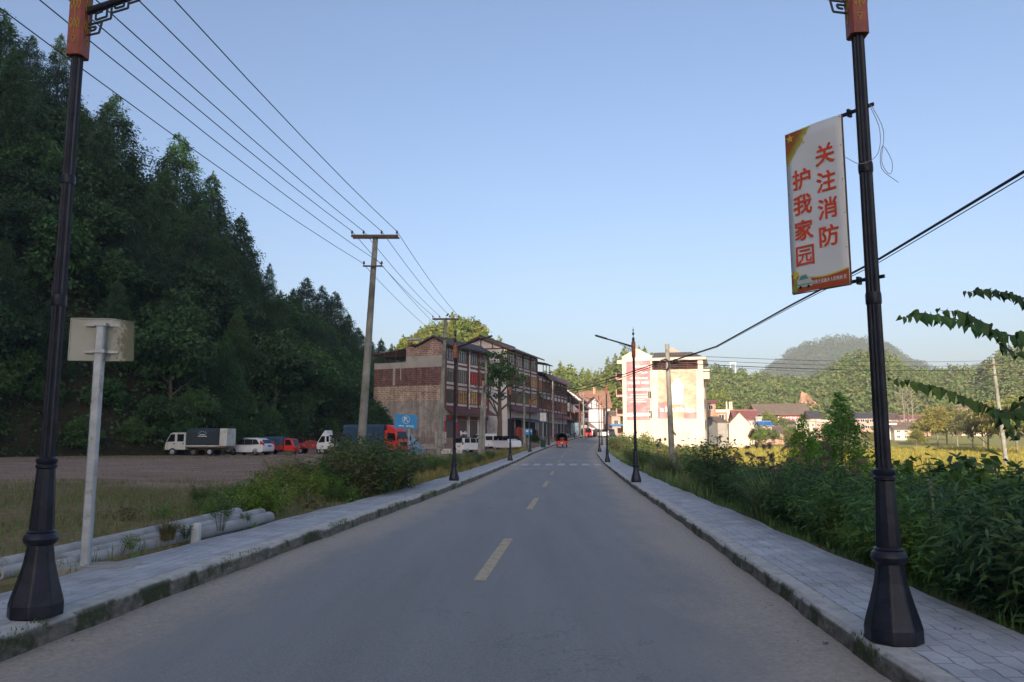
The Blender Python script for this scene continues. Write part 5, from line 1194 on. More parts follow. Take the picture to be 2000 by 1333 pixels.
# white crew cab truck, facing left
p = gpos(330, 74.5); T = empty('crew_truck', (p[0]+6.25, 74.5, p[2]), math.pi-R(6), 'old white crew cab truck with dark green tarpaulin, leftmost in the dirt lot', 'truck')
T.location = (W(391, 880, 75).x, 75, p[2])
fr = MB(); fr.box(-3.1, 3.0, -.42, .42, .55, .75); fr.box(-3.0, 1.0, -.9, .9, .76, .86); fr.build('chassis', M['rust'], T)
cab(T, [(1.05, .55), (3.12, .55), (3.16, 1.0), (3.08, 1.25), (2.62, 2.12), (2.4, 2.2), (1.05, 2.2)], 1.75, 'old_white', [[(2.15, 1.35), (2.95, 1.3), (2.58, 2.02), (2.15, 2.05)], [(1.25, 1.35), (1.9, 1.35), (1.9, 2.05), (1.25, 2.05)]], ((3.07, 1.28), (2.64, 2.1)))
for x in (2.1, 1.2):
    for s in (-1, 1): boxpart(T, 'door_handle', 'black', x, x+.18, s*.88-.012, s*.88+.012, 1.1, 1.17)
lights(T, 3.16, .65, .8)
for s in (-1, 1): boxpart(T, 'mirror', 'black', 2.95, 3.02, s*.98-.08, s*.98+.08, 1.35, 1.7)
m = MB(); m.prism([(-.95, 1.0), (.95, 1.0), (.95, 2.3), (.6, 2.62), (-.6, 2.62), (-.95, 2.3)], -2.35, .95, 'x'); tb = m.build('tarpaulin', M['tarp'], T, bevel=.08)
m = MB(); m.box(-2.4, .97, -.97, .97, .87, .998); m.build('side_rail', M['old_white'], T)
boxpart(T, 'rear_doors', 'old_white', -3.1, -2.36, -.95, .95, .9, 2.58, bevel=.05)
m = MB()
for k in range(6): a = math.pi*(.2+.6*k/5); m.beam((-.65+.42*math.cos(a), .965, 1.98+.34*math.sin(a)-.06), (-.65+.5*math.cos(a), .968, 1.98+.42*math.sin(a)-.06), .02)
m.prism([(-1.0, 1.97), (-.3, 1.97), (-.42, 2.03), (-.86, 2.03)], .966, .972, 'y'); m.box(-1.1, -.2, .966, .972, 1.82, 1.88); m.build('tarp_marking', M['sign_white'], tb)
for x in (2.35, -1.4): 
    for s in (-.78, .78): wheel(T, x, s, .37)
for s in (-.78, .78): wheel(T, .25, s, .34, .2, 'rust')

# white suv, seen from its left rear, facing left
S_ = empty('suv', (W(489, 880, 77).x, 77, gpos(489, 77)[2]), math.pi-R(20), 'white sport utility car parked right of the crew cab truck', 'car')
SV = [(-2.2, .45), (-2.26, .75), (-2.2, 1.05), (-2.08, 1.12), (-1.75, 1.55), (-1.35, 1.66), (-.2, 1.68), (.35, 1.62), (1.15, 1.08), (1.9, .95), (2.2, .78), (2.24, .45), (2.1, .3), (-2.1, .3)]
def carbody(root, prof, w_, paint, belt, tuck=.16, name='body'):
    ws = [(-w_/2, 1), (-w_/2*.55, 0), (0, 0), (w_/2*.55, 0), (w_/2, 1)]
    V = []; F_ = []; n = len(prof)
    for k, (y, e) in enumerate(ws):
        for x, z in prof:
            yy = y; xx = x*(.965 if e else 1)
            if z > belt: yy = y*(1-tuck*(z-belt)/(.7)); 
            if e and z > belt+.4: z -= .05
            V.append((xx, yy, z))
    for k in range(len(ws)-1):
        for i in range(n):
            j = (i+1) % n; F_.append((k*n+i, k*n+j, (k+1)*n+j, (k+1)*n+i))
    m = MB(); m.v = V; m.f = F_+[tuple(range(n-1, -1, -1)), tuple(range((len(ws)-1)*n, len(ws)*n))]; m.m = [0]*len(m.f)
    return m.build(name, M[paint], root, True, bevel=.03)
bd = carbody(S_, SV, 1.82, 'white_paint', 1.05)
def sideg(root, pts, w_, belt, tuck, name='side_window'):
    for s in (-1, 1):
        m = MB(); f = lambda x, z, d: (x, s*(w_/2*(1-tuck*max(0, z-belt)/.7)+d), z)
        m.poly([f(x, z, .012) for x, z in pts]); m.poly([f(x, z, .002) for x, z in pts][::-1]); m.build(name, M['car_glass'], root)
sideg(bd, [(-1.75, 1.1), (-.95, 1.05), (-.9, 1.57), (-1.35, 1.53)], 1.82, 1.05, .16); sideg(bd, [(-.9, 1.05), (.05, 1.03), (.05, 1.58), (-.86, 1.57)], 1.82, 1.05, .16); sideg(bd, [(.08, 1.03), (1.1, 1.03), (.42, 1.54), (.08, 1.58)], 1.82, 1.05, .16)
m = MB(); m.poly([(-2.1, -.65, 1.15), (-2.1, .65, 1.15), (-1.82, .6, 1.53), (-1.82, -.6, 1.53)]); m.build('rear_window', M['tarp_blue'], bd)
m = MB(); m.poly([(1.12, -.65, 1.13), (1.12, .65, 1.13), (.42, .58, 1.6), (.42, -.58, 1.6)]); m.build('windscreen', M['car_glass'], bd)
for s in (-1, 1): m = MB(); m.prism([(-2.27, .98), (-1.85, 1.05), (-1.8, 1.4), (-2.0, 1.3), (-2.2, 1.12)], min(s*.74, s*.9), max(s*.74, s*.9), 'y'); m.build('tail_light', M['tail_red'], S_)
boxpart(S_, 'number_plate', 'blue_plate', -2.29, -2.262, -.24, .24, .84, .99); boxpart(S_, 'bumper_trim', 'black', -2.2, 2.2, -.88, .88, .28, .38)
for x in (1.35, -1.3):
    for s in (-.8, .8): wheel(S_, x, s, .35, .22, 'chrome')
m = MB()
for s in (-.62, .62): m.tube([(-1.4, s, 1.68), (0, s, 1.73), (.3, s, 1.66)], .02, 5)
m.build('roof_rails', M['steel'], S_)

# red cargo tricycle truck with tarp, facing right
Tr = empty('cargo_tricycle', (W(550, 880, 81).x, 81, gpos(550, 81)[2]), R(-14), 'red motor tricycle truck with dark blue tarpaulin, right of the white car', 'tricycle')
cab(Tr, [(.55, .35), (1.75, .35), (1.8, .8), (1.45, 1.6), (.6, 1.65)], 1.25, 'red_paint', [[(.75, .95), (1.5, .95), (1.3, 1.5), (.75, 1.5)]], ((1.76, .9), (1.46, 1.55)))
boxpart(Tr, 'cargo_box', 'dull_red', -1.7, .5, -.7, .7, .45, .95); m = MB(); m.prism([(-.72, .96), (.72, .96), (.7, 1.65), (.4, 1.85), (-.4, 1.85), (-.7, 1.65)], -1.75, .52, 'x'); m.build('tarpaulin', M['tarp_blue'], Tr, bevel=.06)
wheel(Tr, 1.45, .02, .28, .14); wheel(Tr, -1.1, -.6, .3, .16); wheel(Tr, -1.1, .6, .3, .16); lights(Tr, 1.8, .35, .72)

# red farm machine
Fm = empty('farm_trailer', (W(609, 880, 84).x, 84, gpos(609, 84)[2]), R(-5), 'low dark red farm trailer with machinery between the tricycle truck and the white truck', 'trailer')
boxpart(Fm, 'bed', 'dull_red', -1.7, 1.9, -.75, .75, .6, .72); m = MB(); m.box(-1.7, 1.9, -.77, -.73, .722, 1.15); m.box(-1.7, 1.9, .73, .77, .722, 1.15); m.box(1.86, 1.94, -.72, .72, .722, 1.25); m.build('side_boards', M['dull_red'], Fm)
m = MB(); m.tube([(-1.2, 0, 1.0), (-.2, 0, 1.35), (.6, 0, 1.2)], .14, 8); m.tube([(-.9, -.3, .8), (-.9, -.3, 1.7), (-1.4, -.3, 1.75)], .04, 6); m.box(-.5, .3, -.3, .3, .75, 1.2); m.tube([(.2, .2, .8), (.2, .2, 1.55)], .06, 6); m.build('engine', M['dull_red'], Fm)
m = MB()
for x in (-1.4, -.6, .4, 1.3): m.lathe([(.06, 0), (.06, .04)], 8, (x, -.8, .9))
m.build('reflector', M['sign_white'], Fm)
for x in (-1.0, 1.1):
    for s in (-.7, .7): wheel(Fm, x, s, .33, .18)

# white truck with black netting, facing left
Tw = empty('flatbed_truck', (W(672, 880, 83).x, 83, gpos(672, 83)[2]), math.pi-R(8), 'white truck with black covered load half hidden behind the near pole', 'truck')
cab(Tw, [(1.25, .5), (2.72, .5), (2.78, .95), (2.7, 1.2), (2.25, 1.98), (1.9, 2.5), (1.7, 2.5), (1.65, 2.08), (1.25, 2.05)], 1.7, 'white_paint', [[(1.85, 1.25), (2.6, 1.2), (2.22, 1.88), (1.85, 1.9)], [(1.4, 1.3), (1.68, 1.3), (1.68, 1.88), (1.4, 1.88)]], ((2.69, 1.22), (2.27, 1.96)))
boxpart(Tw, 'chassis', 'black', -2.6, 1.2, -.5, .5, .5, .72); boxpart(Tw, 'bed', 'old_white', -2.7, 1.2, -.9, .9, .75, 1.15, bevel=.02)
m = MB(); m.prism([(-2.2, 1.16), (1.15, 1.16), (1.1, 2.1), (-.2, 2.4), (-2.1, 2.35)], -.85, .85, 'y'); m.build('netted_load', M['tarp_black'], Tw, bevel=.15)
boxpart(Tw, 'rear_panel', 'old_white', -2.75, -2.25, -.9, .9, 1.16, 2.35, bevel=.03)
m = MB()
for k in range(4): m.beam((.5+k*.18, .92, 1.15), (.5+k*.18, .92, 1.6), .015)
m.beam((.45, .92, 1.6), (1.1, .92, 1.6), .015); m.build('side_rack', M['steel'], Tw)
for x in (2.1, -1.5):
    for s in (-.72, .72): wheel(Tw, x, s, .37)
lights(Tw, 2.78, .6, .8)

# big truck with red cab and blue box, facing right
Tb = empty('box_truck', (W(738, 880, 79).x, 79, gpos(738, 79)[2]), R(-24), 'truck with bright red cab and dark blue covered box behind the tall weeds', 'truck')
cab(Tb, [(1.4, .55), (3.0, .55), (3.08, 1.1), (3.0, 1.55), (2.75, 2.35), (2.5, 2.45), (1.4, 2.45)], 2.0, 'red_paint', [[(1.75, 1.45), (2.75, 1.4), (2.6, 2.15), (1.75, 2.2)]], ((3.0, 1.6), (2.77, 2.33)))
m = MB(); m.prism([(1.5, 2.452), (2.55, 2.452), (2.3, 2.75), (1.5, 3.0)], -.8, .8, 'y'); m.build('wind_deflector', M['red_paint'], Tb, bevel=.06)
boxpart(Tb, 'grille', 'black', 3.03, 3.1, -.6, .6, .95, 1.3); boxpart(Tb, 'bumper', 'red_paint', 2.9, 3.2, -1.0, 1.0, .5, .8, bevel=.05); lights(Tb, 3.1, .8, 1.0, (.05, .25, .3))
boxpart(Tb, 'chassis', 'black', -3.4, 1.4, -.5, .5, .6, .85)
m = MB(); m.prism([(-1.1, .95), (1.1, .95), (1.1, 2.75), (.95, 3.05), (-.95, 3.05), (-1.1, 2.75)], -3.6, 1.35, 'x'); m.build('tarpaulin_box', M['tarp_blue'], Tb, bevel=.06)
m = MB()
for s in (-1, 1): m.tube([(2.95, s*1.0, 1.9), (3.1, s*1.2, 1.95), (3.1, s*1.2, 1.4)], .03, 5); m.box(3.06, 3.12, s*1.2-.1, s*1.2+.1, 1.45, 1.85)
m.build('mirrors', M['black'], Tb)
for x in (2.3, -1.9):
    for s in (-.85, .85): wheel(Tb, x, s, .42, .26)

# heap under pale blue sheet
V = []; 
for i in range(15):
    row = []
    for j in range(15):
        x = (i-7)/7; y = (j-7)/7; r = max(abs(x), abs(y)); z = 2.4*max(0, 1-r)**.8 + .12*math.sin(i*2.1+j*1.3)*(r < .95) + .1*math.sin(j*3+i)
        row.append((x*1.8, y*1.8, max(-.1, z)))
    V.append(row)
o = link('covered_heap', grid_mesh('covered_heap', V, M['tarp_pale'], smooth=False)); o.location = gpos(797, 84, -.02); tag(o, 'heap covered with pale blue plastic sheet right of the red truck', 'heap')

# white vans before the brick building
def minivan(loc, rz, lab, L=4.0, H=1.85, paint='white_paint', wd=1.6):
    e = empty('minivan', loc, rz, lab, 'van', 'white vans parked before the brick building')
    k = L/4.0; pr = [(-2.0*k, .35), (-2.02*k, .9), (-1.9*k, H-.12), (-1.7*k, H), (.85*k, H), (1.25*k, H-.12), (1.75*k, 1.1), (2.0*k, .95), (2.03*k, .4), (1.9*k, .3), (-1.9*k, .3)]
    b = carbody(e, pr, wd, paint, 1.0, .1)
    for a in ([(-1.75*k, 1.1), (-.75*k, 1.1), (-.75*k, 1.6), (-1.65*k, 1.6)], [(-.6*k, 1.1), (.4*k, 1.1), (.4*k, 1.6), (-.6*k, 1.6)], [(.5*k, 1.1), (1.6*k, 1.1), (1.2*k, 1.6), (.5*k, 1.6)]): sideg(b, a, wd, 1.0, .1)
    m = MB(); m.poly([(-2.03*k, -.6, 1.1), (-2.03*k, .6, 1.1), (-1.95*k, .56, 1.62), (-1.95*k, -.56, 1.62)]); m.build('rear_window', M['car_glass'], b)
    m = MB(); m.poly([(1.78*k, -.62, 1.12), (1.78*k, .62, 1.12), (1.3*k, .56, H-.14), (1.3*k, -.56, H-.14)]); m.build('windscreen', M['car_glass'], b)
    for s in (-1, 1): boxpart(e, 'tail_light', 'tail_red', -2.06*k, -1.98*k, s*.7-.06, s*.7+.06, .85, 1.15)
    for x in (1.3*k, -1.25*k):
        for s in (-wd/2+.1, wd/2-.1): wheel(e, x, s, .3, .18)
    return e
minivan(gpos(916, 90, .0), R(48), 'small white van parked left of the other white vehicles', 3.4, 1.62)
minivan(gpos(948, 98, .0), math.pi+R(32), 'white minivan behind the pale poles before the brick building', 4.0, 1.9)
minivan(gpos(990, 88, .05), R(-60), 'white car partly hidden by bushes right of the leafy tree', 3.9, 1.25)

def scooter(loc, rz, lab, paint, grp='scooters parked along the shop fronts'):
    e = empty('scooter', loc, rz, lab, 'scooter', grp)
    m = MB(); m.prism([(-.75, .55), (-.2, .4), (.1, .28), (.4, .3), (.55, .8), (.5, 1.0), (.38, .9), (.25, .42), (0, .42), (-.1, .72), (-.7, .8)], -.14, .14, 'y'); m.build('body', M[paint], e, bevel=.04)
    boxpart(e, 'seat', 'black', -.75, -.1, -.13, .13, .78, .88, bevel=.03)
    m = MB(); m.tube([(.5, 0, .95), (.42, 0, 1.1)], .03, 6); m.tube([(.42, -.3, 1.12), (.45, 0, 1.1), (.42, .3, 1.12)], .018, 6); m.build('handlebar', M['black'], e)
    for x in (.62, -.6): wheel(e, x, .001, .24, .1)
    return e
A_m = Matrix.Translation(A.location) @ Matrix.Rotation(angA, 4, 'Z')
def atA(x, y, z=0): v = A_m @ Vector((x, y, z)); return (v.x, v.y, v.z)
scooter(atA(1.2, -2.2), R(110), 'white scooter nearest the shutter of the brick building', 'white_paint'); scooter(atA(2.6, -2.0), R(100), 'white scooter standing right beside the first one', 'white_paint')
B_m = Matrix.Translation(B.location) @ Matrix.Rotation(angB, 4, 'Z'); C_m = Matrix.Translation(Cb.location) @ Matrix.Rotation(angC, 4, 'Z')
for i, (mm, x, y, pt_, lab) in enumerate(((C_m, 1, -3.6, 'tarp_blue', 'dark blue scooter left of the red tricycle'), (C_m, 3, -3.4, 'black', 'black scooter before the narrow shops'), (B_m, 13, -4.2, 'dull_red', 'dull red scooter near the end of the shop awning'), (C_m, 9, -3.2, 'steel', 'grey scooter behind the red tricycle'), (C_m, 17, -3.0, 'tarp', 'dark green scooter toward the far end of the shop row'))):
    v = mm @ Vector((x, y, -.3)); scooter((v.x, v.y, gz(v.x, v.y)+.05), R(60+i*25), lab, pt_)
m = MB(); m.lathe([(.22, 0), (.27, .5), (.29, .52)], 12); o = m.build('bucket', M['roof_blue'], None, True); o.location = atA(.2, -1.6); tag(o, 'blue plastic bucket at the corner of the brick building', 'bucket')
# platform wall and fence by the brick building
pw = empty('low_wall', gpos(815, 98), 0, 'low stone retaining wall in front of the brick gable', 'wall'); pw.location.z = 0
m = MB(); x0 = W(800, 880, 98).x-pw.location.x; x1 = W(868, 880, 98).x-pw.location.x; m.box(x0-3, x1, 0, .5, -.5, 1.0); m.build('stones', M['block_grey'], pw)
f = empty('wire_fence', (pw.location.x, 99.5, 1.2), 0, 'thin rusty post fence before the brick gable wall', 'fence')
m = MB()
for k in range(8): m.beam((x0+k*.85, 0, -1), (x0+k*.85+.05*math.sin(k), 0, 1.9), .03)
m.build('posts', M['rust'], f)
m = MB()
for z in (.6, 1.2, 1.75): m.beam((x0, 0, z), (x0+6, 0, z-.1), .012)
m.beam((x0+1.5, 0, 1.8), (x0+4.8, -.2, .1), .03); m.build('rails', M['rust'], f)
m = MB(); m.box(-.75, .75, 0, .12, 0, 1.55); o = m.build('leaning_panel', M['plaster_grey']); o.location = (W(860, 870, 101).x, 101, 1.0); o.rotation_euler = (R(-8), 0, 0); tag(o, 'pale slab leaning at the right end of the rusty fence', 'panel')
wb = empty('wall_block', (W(880, 880, 86).x, 86, -.1), 0, 'low white lettered barrier between the poles and the small van', 'barrier')
m = MB(); m.box(-1.5, 1.3, 0, .3, 0, .62); m.build('block', M['old_white'], wb); m = MB()
for k in range(6): m.box(-1.3+k*.42, -1.02+k*.42, -.006, .0, .14+.05*(k % 2), .5)
m.build('faded_marks', M['plaster_grey'], wb)

# red tricycle on the road, seen from behind
ry = 98; rx = W(1098, 865, ry).x
Rt = empty('covered_tricycle', (rx, ry, zr(ry)+.0), math.pi/2-R(6), 'red covered tricycle driving away on the left side of the road', 'tricycle')
m = MB(); m.prism([(-.72, .35), (.72, .35), (.75, .8), (-.75, .8)], -1.3, .6, 'x'); m.build('tub', M['red_paint'], Rt, bevel=.03)
m = MB(); arc = [(.72*math.cos(t), 1.25+.55*math.sin(t)) for t in np.linspace(0, math.pi, 9)]
inn = [(.66*math.cos(t), 1.25+.49*math.sin(t)) for t in np.linspace(math.pi, 0, 9)]
m.prism([(.72, .8)]+arc+[(-.72, .8), (-.66, .8)]+inn+[(.66, .8)], -1.3, .9, 'x'); m.build('hood', M['tarp'], Rt)
m = MB(); m.prism([(-.66, .8)]+[(a, b) for a, b in inn]+[(.66, .8)], .5, .56, 'x'); m.build('front_panel', M['dark_void'], Rt)
boxpart(Rt, 'crate', 'timber', -1.0, -.5, -.3, .25, .8, 1.25); boxpart(Rt, 'number_plate', 'white_board', -1.33, -1.305, -.15, .15, .5, .62)
m = MB(); 
for s in (-1, 1): m.box(-1.325, -1.302, s*.6-.06, s*.6+.06, .6, .72)
m.build('tail_lamps', M['tail_red'], Rt)
wheel(Rt, -.7, -.6, .3, .14); wheel(Rt, -.7, .6, .3, .14); wheel(Rt, 1.5, .001, .28, .12)
m = MB(); m.prism([(.6, .45), (1.7, .5), (1.6, 1.1), (1.2, 1.15), (.9, .8), (.6, .8)], -.2, .2, 'y'); m.build('front_body', M['red_paint'], Rt, bevel=.04)
# vehicles at the far end of the street
def fpos(px, Y): return (W(px, 853, Y).x, Y, zr(Y)+.02)
q = fpos(1146, 158); Ft = empty('red_truck', q, -math.pi/2+R(5), 'small red truck facing the camera at the far end of the street', 'truck')
cab(Ft, [(.8, .4), (1.9, .4), (1.95, .9), (1.6, 1.75), (.8, 1.8)], 1.5, 'red_paint', [[(1.0, 1.05), (1.7, 1.05), (1.5, 1.6), (1.0, 1.6)]], ((1.93, 1.0), (1.62, 1.7)))
m = MB(); m.prism([(-.8, .5), (.8, .5), (.8, 1.7), (.5, 1.95), (-.5, 1.95), (-.8, 1.7)], -1.8, .75, 'x'); m.build('tarpaulin', M['tarp'], Ft); lights(Ft, 1.95, .5, .7)
for x in (1.4, -1.2):
    for s in (-.65, .65): wheel(Ft, x, s, .3, .16)
boxpart(Ft, 'number_plate', 'blue_plate', 1.955, 1.975, -.2, .2, .5, .62)
for px, Y, rz, pt_, lab, H in ((1156, 168, 80, 'white_paint', 'white van between the far red truck and the dark car', 1.9), (1165, 165, 86, 'black', 'dark car in the middle of the far parked group', 1.5), (1178, 160, 95, 'white_paint', 'white car beside the far right lamps', 1.45), (1190, 168, 95, 'tarp', 'dark car at the right end of the far parked group', 1.5)):
    e = minivan(fpos(px, Y), R(rz), lab, 4.2, H, pt_); e['group'] = 'cars parked at the far end of the street'; e['category'] = 'car'
# ------------------------------------------------------------------ plants close to the road
def shrub(name, H=1.5, Rm=.9, stems=36, per=60, leaf=.12, mt='weed', wid=.16, droop=.35, up=1.0, low=.15, stemmt='stem', broad=False):
    C = []; D = []; SM = MB()
    for i in range(stems):
        a = rng.random()*6.283; r = Rm*math.sqrt(rng.random()); h = H*rng.uniform(.55, 1.0)*(1-.35*(r/Rm)**2)
        b = np.array([.25*r*math.cos(a), .25*r*math.sin(a), -.15]); t = np.array([r*math.cos(a), r*math.sin(a), h])
        mid = (b+t)/2+np.array([-.1*math.cos(a)*r, -.1*math.sin(a)*r, .18*h])
        SM.tube([tuple(b), tuple(mid), tuple(t)], [.008, .006, .002], 4, cap=False)
        u = rng.uniform(low, 1.03, per); P = (1-u)[:, None]**2*b+2*((1-u)*u)[:, None]*mid+(u**2)[:, None]*t
        sp = .1*Rm+.05; P = P+rng.normal(size=P.shape)*sp*.6
        d = rng.normal(size=P.shape)*np.array([1, 1, .5])+np.array([math.cos(a)*.5, math.sin(a)*.5, up*.3-droop])
        C.append(P); D.append(d)
    C = np.concatenate(C); D = np.concatenate(D); D /= np.linalg.norm(D, axis=1, keepdims=True); n = len(C)
    me = quads_mesh('foliage', leaf_quads(C, D, leaf*rng.uniform(.5, 1.4, n), leaf*wid*rng.uniform(.7, 1.2, n), .15), M[mt])
    o = SM.build('stems', M[stemmt]); sm2 = o.data; bpy.data.objects.remove(o)
    return me, sm2
def grass_clump(name, H=1.3, Rm=.5, n=190, wd=.012, mt='reed', arch=.6, plumes=0):
    Q = []
    for i in range(n):
        a = rng.random()*6.283; r = Rm*.45*math.sqrt(rng.random()); b = np.array([r*math.cos(a), r*math.sin(a), -.1]); a2 = a+rng.normal()*.5
        h = H*rng.uniform(.5, 1.0); o = np.array([math.cos(a2), math.sin(a2), 0]); s = np.array([-math.sin(a2), math.cos(a2), 0])*wd
        l = arch*h*rng.uniform(.4, 1.0); pts = [b+o*l*t*t+np.array([0, 0, h*(t-.32*t*t*(l/h)*1.6)]) for t in (0, .35, .7, 1)]
        for k in range(3):
            w0 = (1, .95, .65)[k]; w1 = (.95, .65, .05)[k]; Q.append([pts[k]-s*w0, pts[k]+s*w0, pts[k+1]+s*w1, pts[k+1]-s*w1])
    Q = np.array(Q); nb = len(Q)
    if plumes:
        C = []; D = []
        for i in range(plumes):
            a = rng.random()*6.283; l = rng.uniform(.2, .6)*H; base_ = np.array([math.cos(a)*l, math.sin(a)*l, H*rng.uniform(.85, 1.2)])
            u = rng.random(200)[:, None]; ax = np.array([math.cos(a)*.3, math.sin(a)*.3, -.25+.3*rng.random()])*H*.4
            C.append(base_+ax*u+rng.normal(size=(200, 3))*.022*(1.2-u)); D.append(np.array([math.cos(a)*.6, math.sin(a)*.6, -.3])+rng.normal(size=(200, 3))*.4)
        C = np.concatenate(C); D = np.concatenate(D); D /= np.linalg.norm(D, axis=1, keepdims=True)
        Q = np.concatenate([Q, leaf_quads(C, D, .08, .0035, .3)])
    me = quads_mesh('blades', Q, [M[mt], M['plume']] if plumes else M[mt])
    if plumes: me.polygons.foreach_set('material_index', np.concatenate([np.zeros(nb, np.int32), np.ones(len(Q)-nb, np.int32)]))
    return me, None
def put(name, pair, X, Y, s, lab, cat, grp, names=('foliage', 'stems'), dz=0, rz=None):
    e = empty(name, (X, Y, gz(X, Y)+dz), random.random()*6.28 if rz is None else rz, lab, cat, grp); e.scale = s if isinstance(s, tuple) else (s, s, s)
    for me, nm in zip(pair, names):
        if me is not None: link(nm, me, e)
    return e
bamb = [shrub('b', 1.5, 1.0, 46, 75, .15, 'bamboo', .09, .55), shrub('b', 1.7, 1.1, 50, 75, .16, 'bamboo', .085, .6), shrub('b', 1.3, .9, 42, 75, .13, 'weed_dark', .12, .4)]
weed = [shrub('w', 1.3, .8, 34, 60, .1, 'weed', .2, .1), shrub('w', 1.4, .8, 34, 60, .09, 'weed_dry', .17, .1), shrub('w', 1.2, .9, 38, 60, .1, 'weed_dark', .2, .2)]
twig = shrub('t', 2.0, .8, 26, 34, .11, 'weed_dark', .24, .1, low=.45)
fern = shrub('f', 1.1, .9, 30, 100, .11, 'weed', .12, .5)
small = [shrub('s', .45, .35, 16, 36, .06, 'weed', .25, .1), shrub('s', .35, .3, 14, 36, .05, 'weed_dry', .25, .1)]
reeds = [grass_clump('r', 1.5, .7, 260, .013, 'reed'), grass_clump('r', 1.3, .6, 240, .012, 'weed_dry', .8), grass_clump('r', 1.6, .6, 240, .013, 'reed', .6, 5)]
lit = [shrub('l', 1.6, 1.1, 34, 60, .16, 'broad_lit', .22, .1), shrub('l', 1.3, 1.0, 34, 60, .15, 'willow', .16, .1)]
spray0 = shrub('sp', 1.5, 1.0, 22, 40, .15, 'weed', .3, .3, low=.3)
RX = lambda Y, o: xc(Y)+o
# right bank
rs = random.Random(21)
for i in range(40):
    Y = 5.6+i*.48+rs.uniform(-.25, .25); o = 5.15+rs.uniform(0, .8)+(.0 if Y < 15 else .4); 
    put('roadside_bush', bamb[rs.choice((0, 1, 2, 0))], RX(Y, o), Y, rs.uniform(.78, 1.05), 'dense green bush with slender drooping leaves edging the right pavement', 'bush', 'slender leaved bushes along the right pavement')
for i in range(44):
    Y = rs.uniform(8, 24); o = rs.uniform(6.6, 7+Y*.36)
    put('roadside_bush', (bamb+weed+[spray0])[rs.choice((0, 1, 0, 1, 3, 3, 5, 6))], RX(Y, o), Y, rs.uniform(.85, 1.3), 'taller leafy bush in the thicket behind the right pavement', 'bush', 'taller bushes in the right thicket', dz=.05)
for i in range(20):
    Y = rs.uniform(7, 14); o = rs.uniform(4.9, 5.5)
    put('fern', fern if i % 2 else small[i % 2], RX(Y, o), Y, rs.uniform(.5, .8), 'small ferny weed at the outer edge of the right pavement', 'weed', 'weeds at the outer edge of the right pavement', dz=.1)
for i in range(52):
    Y = rs.uniform(19, 56); o = rs.uniform(5.0, 9.5) if Y > 24 else rs.uniform(5.2, 9)
    k = rs.randrange(6)
    pr = (weed+reeds)[k]; nm_ = ('foliage', 'stems') if k < 3 else ('blades', 'plumes')
    put('weed_clump', pr, RX(Y, o), Y, rs.uniform(.8, 1.15), 'wild weed clump along the right pavement beyond the near lamp', 'weed', 'weed clumps beside the right pavement', nm_)
for i in range(46):
    Y = rs.uniform(56, 104); o = rs.uniform(5.2, 11)
    pr = (lit+weed)[rs.randrange(5)]
    put('weed_clump', pr, RX(Y, o), Y, rs.uniform(.9, 1.35), 'scrubby clump beyond the bare pole near the cream building', 'weed', 'scrub between the bend and the cream building')
for (px, Y, s, lab) in ((1385, 24, 1.1, 'dark twiggy shrub rising right of the bare concrete pole'), (1415, 22, .95, 'dark twiggy shrub close to the pavement left of the reeds'), (1365, 27, .9, 'dark low shrub just right of the bare pole foot'), (1455, 30, .9, 'dark thin shrub before the plain cream house')):
    p = W(px, 900, Y); put('dark_shrub', twig, p.x, Y, s, lab, 'shrub', None)
for i, px in enumerate((1500, 1530, 1600, 1620, 1690, 1700, 1570, 1650, 1725, 1475)):
    Y = 15+(i*37 % 70)/10; p = W(px, 900, Y); put('plumed_grass', reeds[2], p.x, Y, .95, 'tall reed clump with brownish plumes amid the right thicket', 'grass clump', 'plumed reeds in the right thicket', ('blades', 'plumes'))
# shrubs at the foot of the cream building
for (px, Y, s) in ((1235, 84, 2.4), (1250, 88, 2.6), (1262, 90, 2.2), (1275, 92, 1.6), (1225, 96, 1.6), (1290, 95, 1.5), (1310, 100, 1.4), (1330, 100, 1.3), (1350, 98, 1.3), (1372, 100, 1.5)):
    p = W(px, 880, Y); put('leafy_shrub', lit[0], p.x, Y, s*.62*1.25, 'sunlit yellow green shrub in front of the big cream building', 'shrub', 'sunlit shrubs before the cream building')
# young cedars
cedar = (conifer_crown('crown', 4.0, 1.35, 460, 40, .12, .1, 'cedar', .95, .24), trunk_mesh('trunk', 3.8, .05))
for px, yt, Y, h, lab in ((1640, 768, 27, 4.1, 'young bright green cedar standing above the right thicket'), (1566, 812, 25, 2.7, 'smaller thin cedar left of the young bright one'), (1590, 838, 27, 2.6, 'low bushy cedar between the two taller ones')):
    p = W(px, yt, Y); plant('young_cedar', cedar, (p.x, Y, p.z-h), (h/4*.95, h/4*.95, h/4), lab, 'tree')
# willows, bare trees and field trees behind
wil = (round_crown('crown', 7, 3.2, .1, 120, 40, .5, 'willow', wid=.14, flat=1), trunk_mesh('trunk', 5, .14, limbs=4, mt='bark_pale'))
for px, Y, s in ((1832, 150, 1.1), (1850, 160, 1.2), (1870, 150, 1.05), (1812, 165, .9), (1900, 130, 1.0), (1930, 110, .95), (1960, 100, 1.0), (1985, 110, 1.1), (1920, 150, 1.1), (1540, 130, .5), (1560, 125, .45), (1790, 120, .5), (1700, 140, .45), (2010, 95, 1.1)):
    p = W(px, 860, Y); plant('willow_tree', wil, (p.x, Y, gz(p.x, Y)-.2), s, 'pale yellowish willow standing in the sunny field at right', 'tree', 'willows in the sunny field')
bare = (None, trunk_mesh('trunk', 9, .14, 'bark_pale', 12, 3.0, .35))
for px, Y in ((1768, 225), (1776, 228), (1785, 222)):
    p = W(px, 850, Y); plant('bare_tree', bare, (p.x, Y, W(px, 826, Y).z-1), 1.25, 'leafless pale tree beyond the long pink and white house', 'tree', 'leafless trees beyond the valley houses')
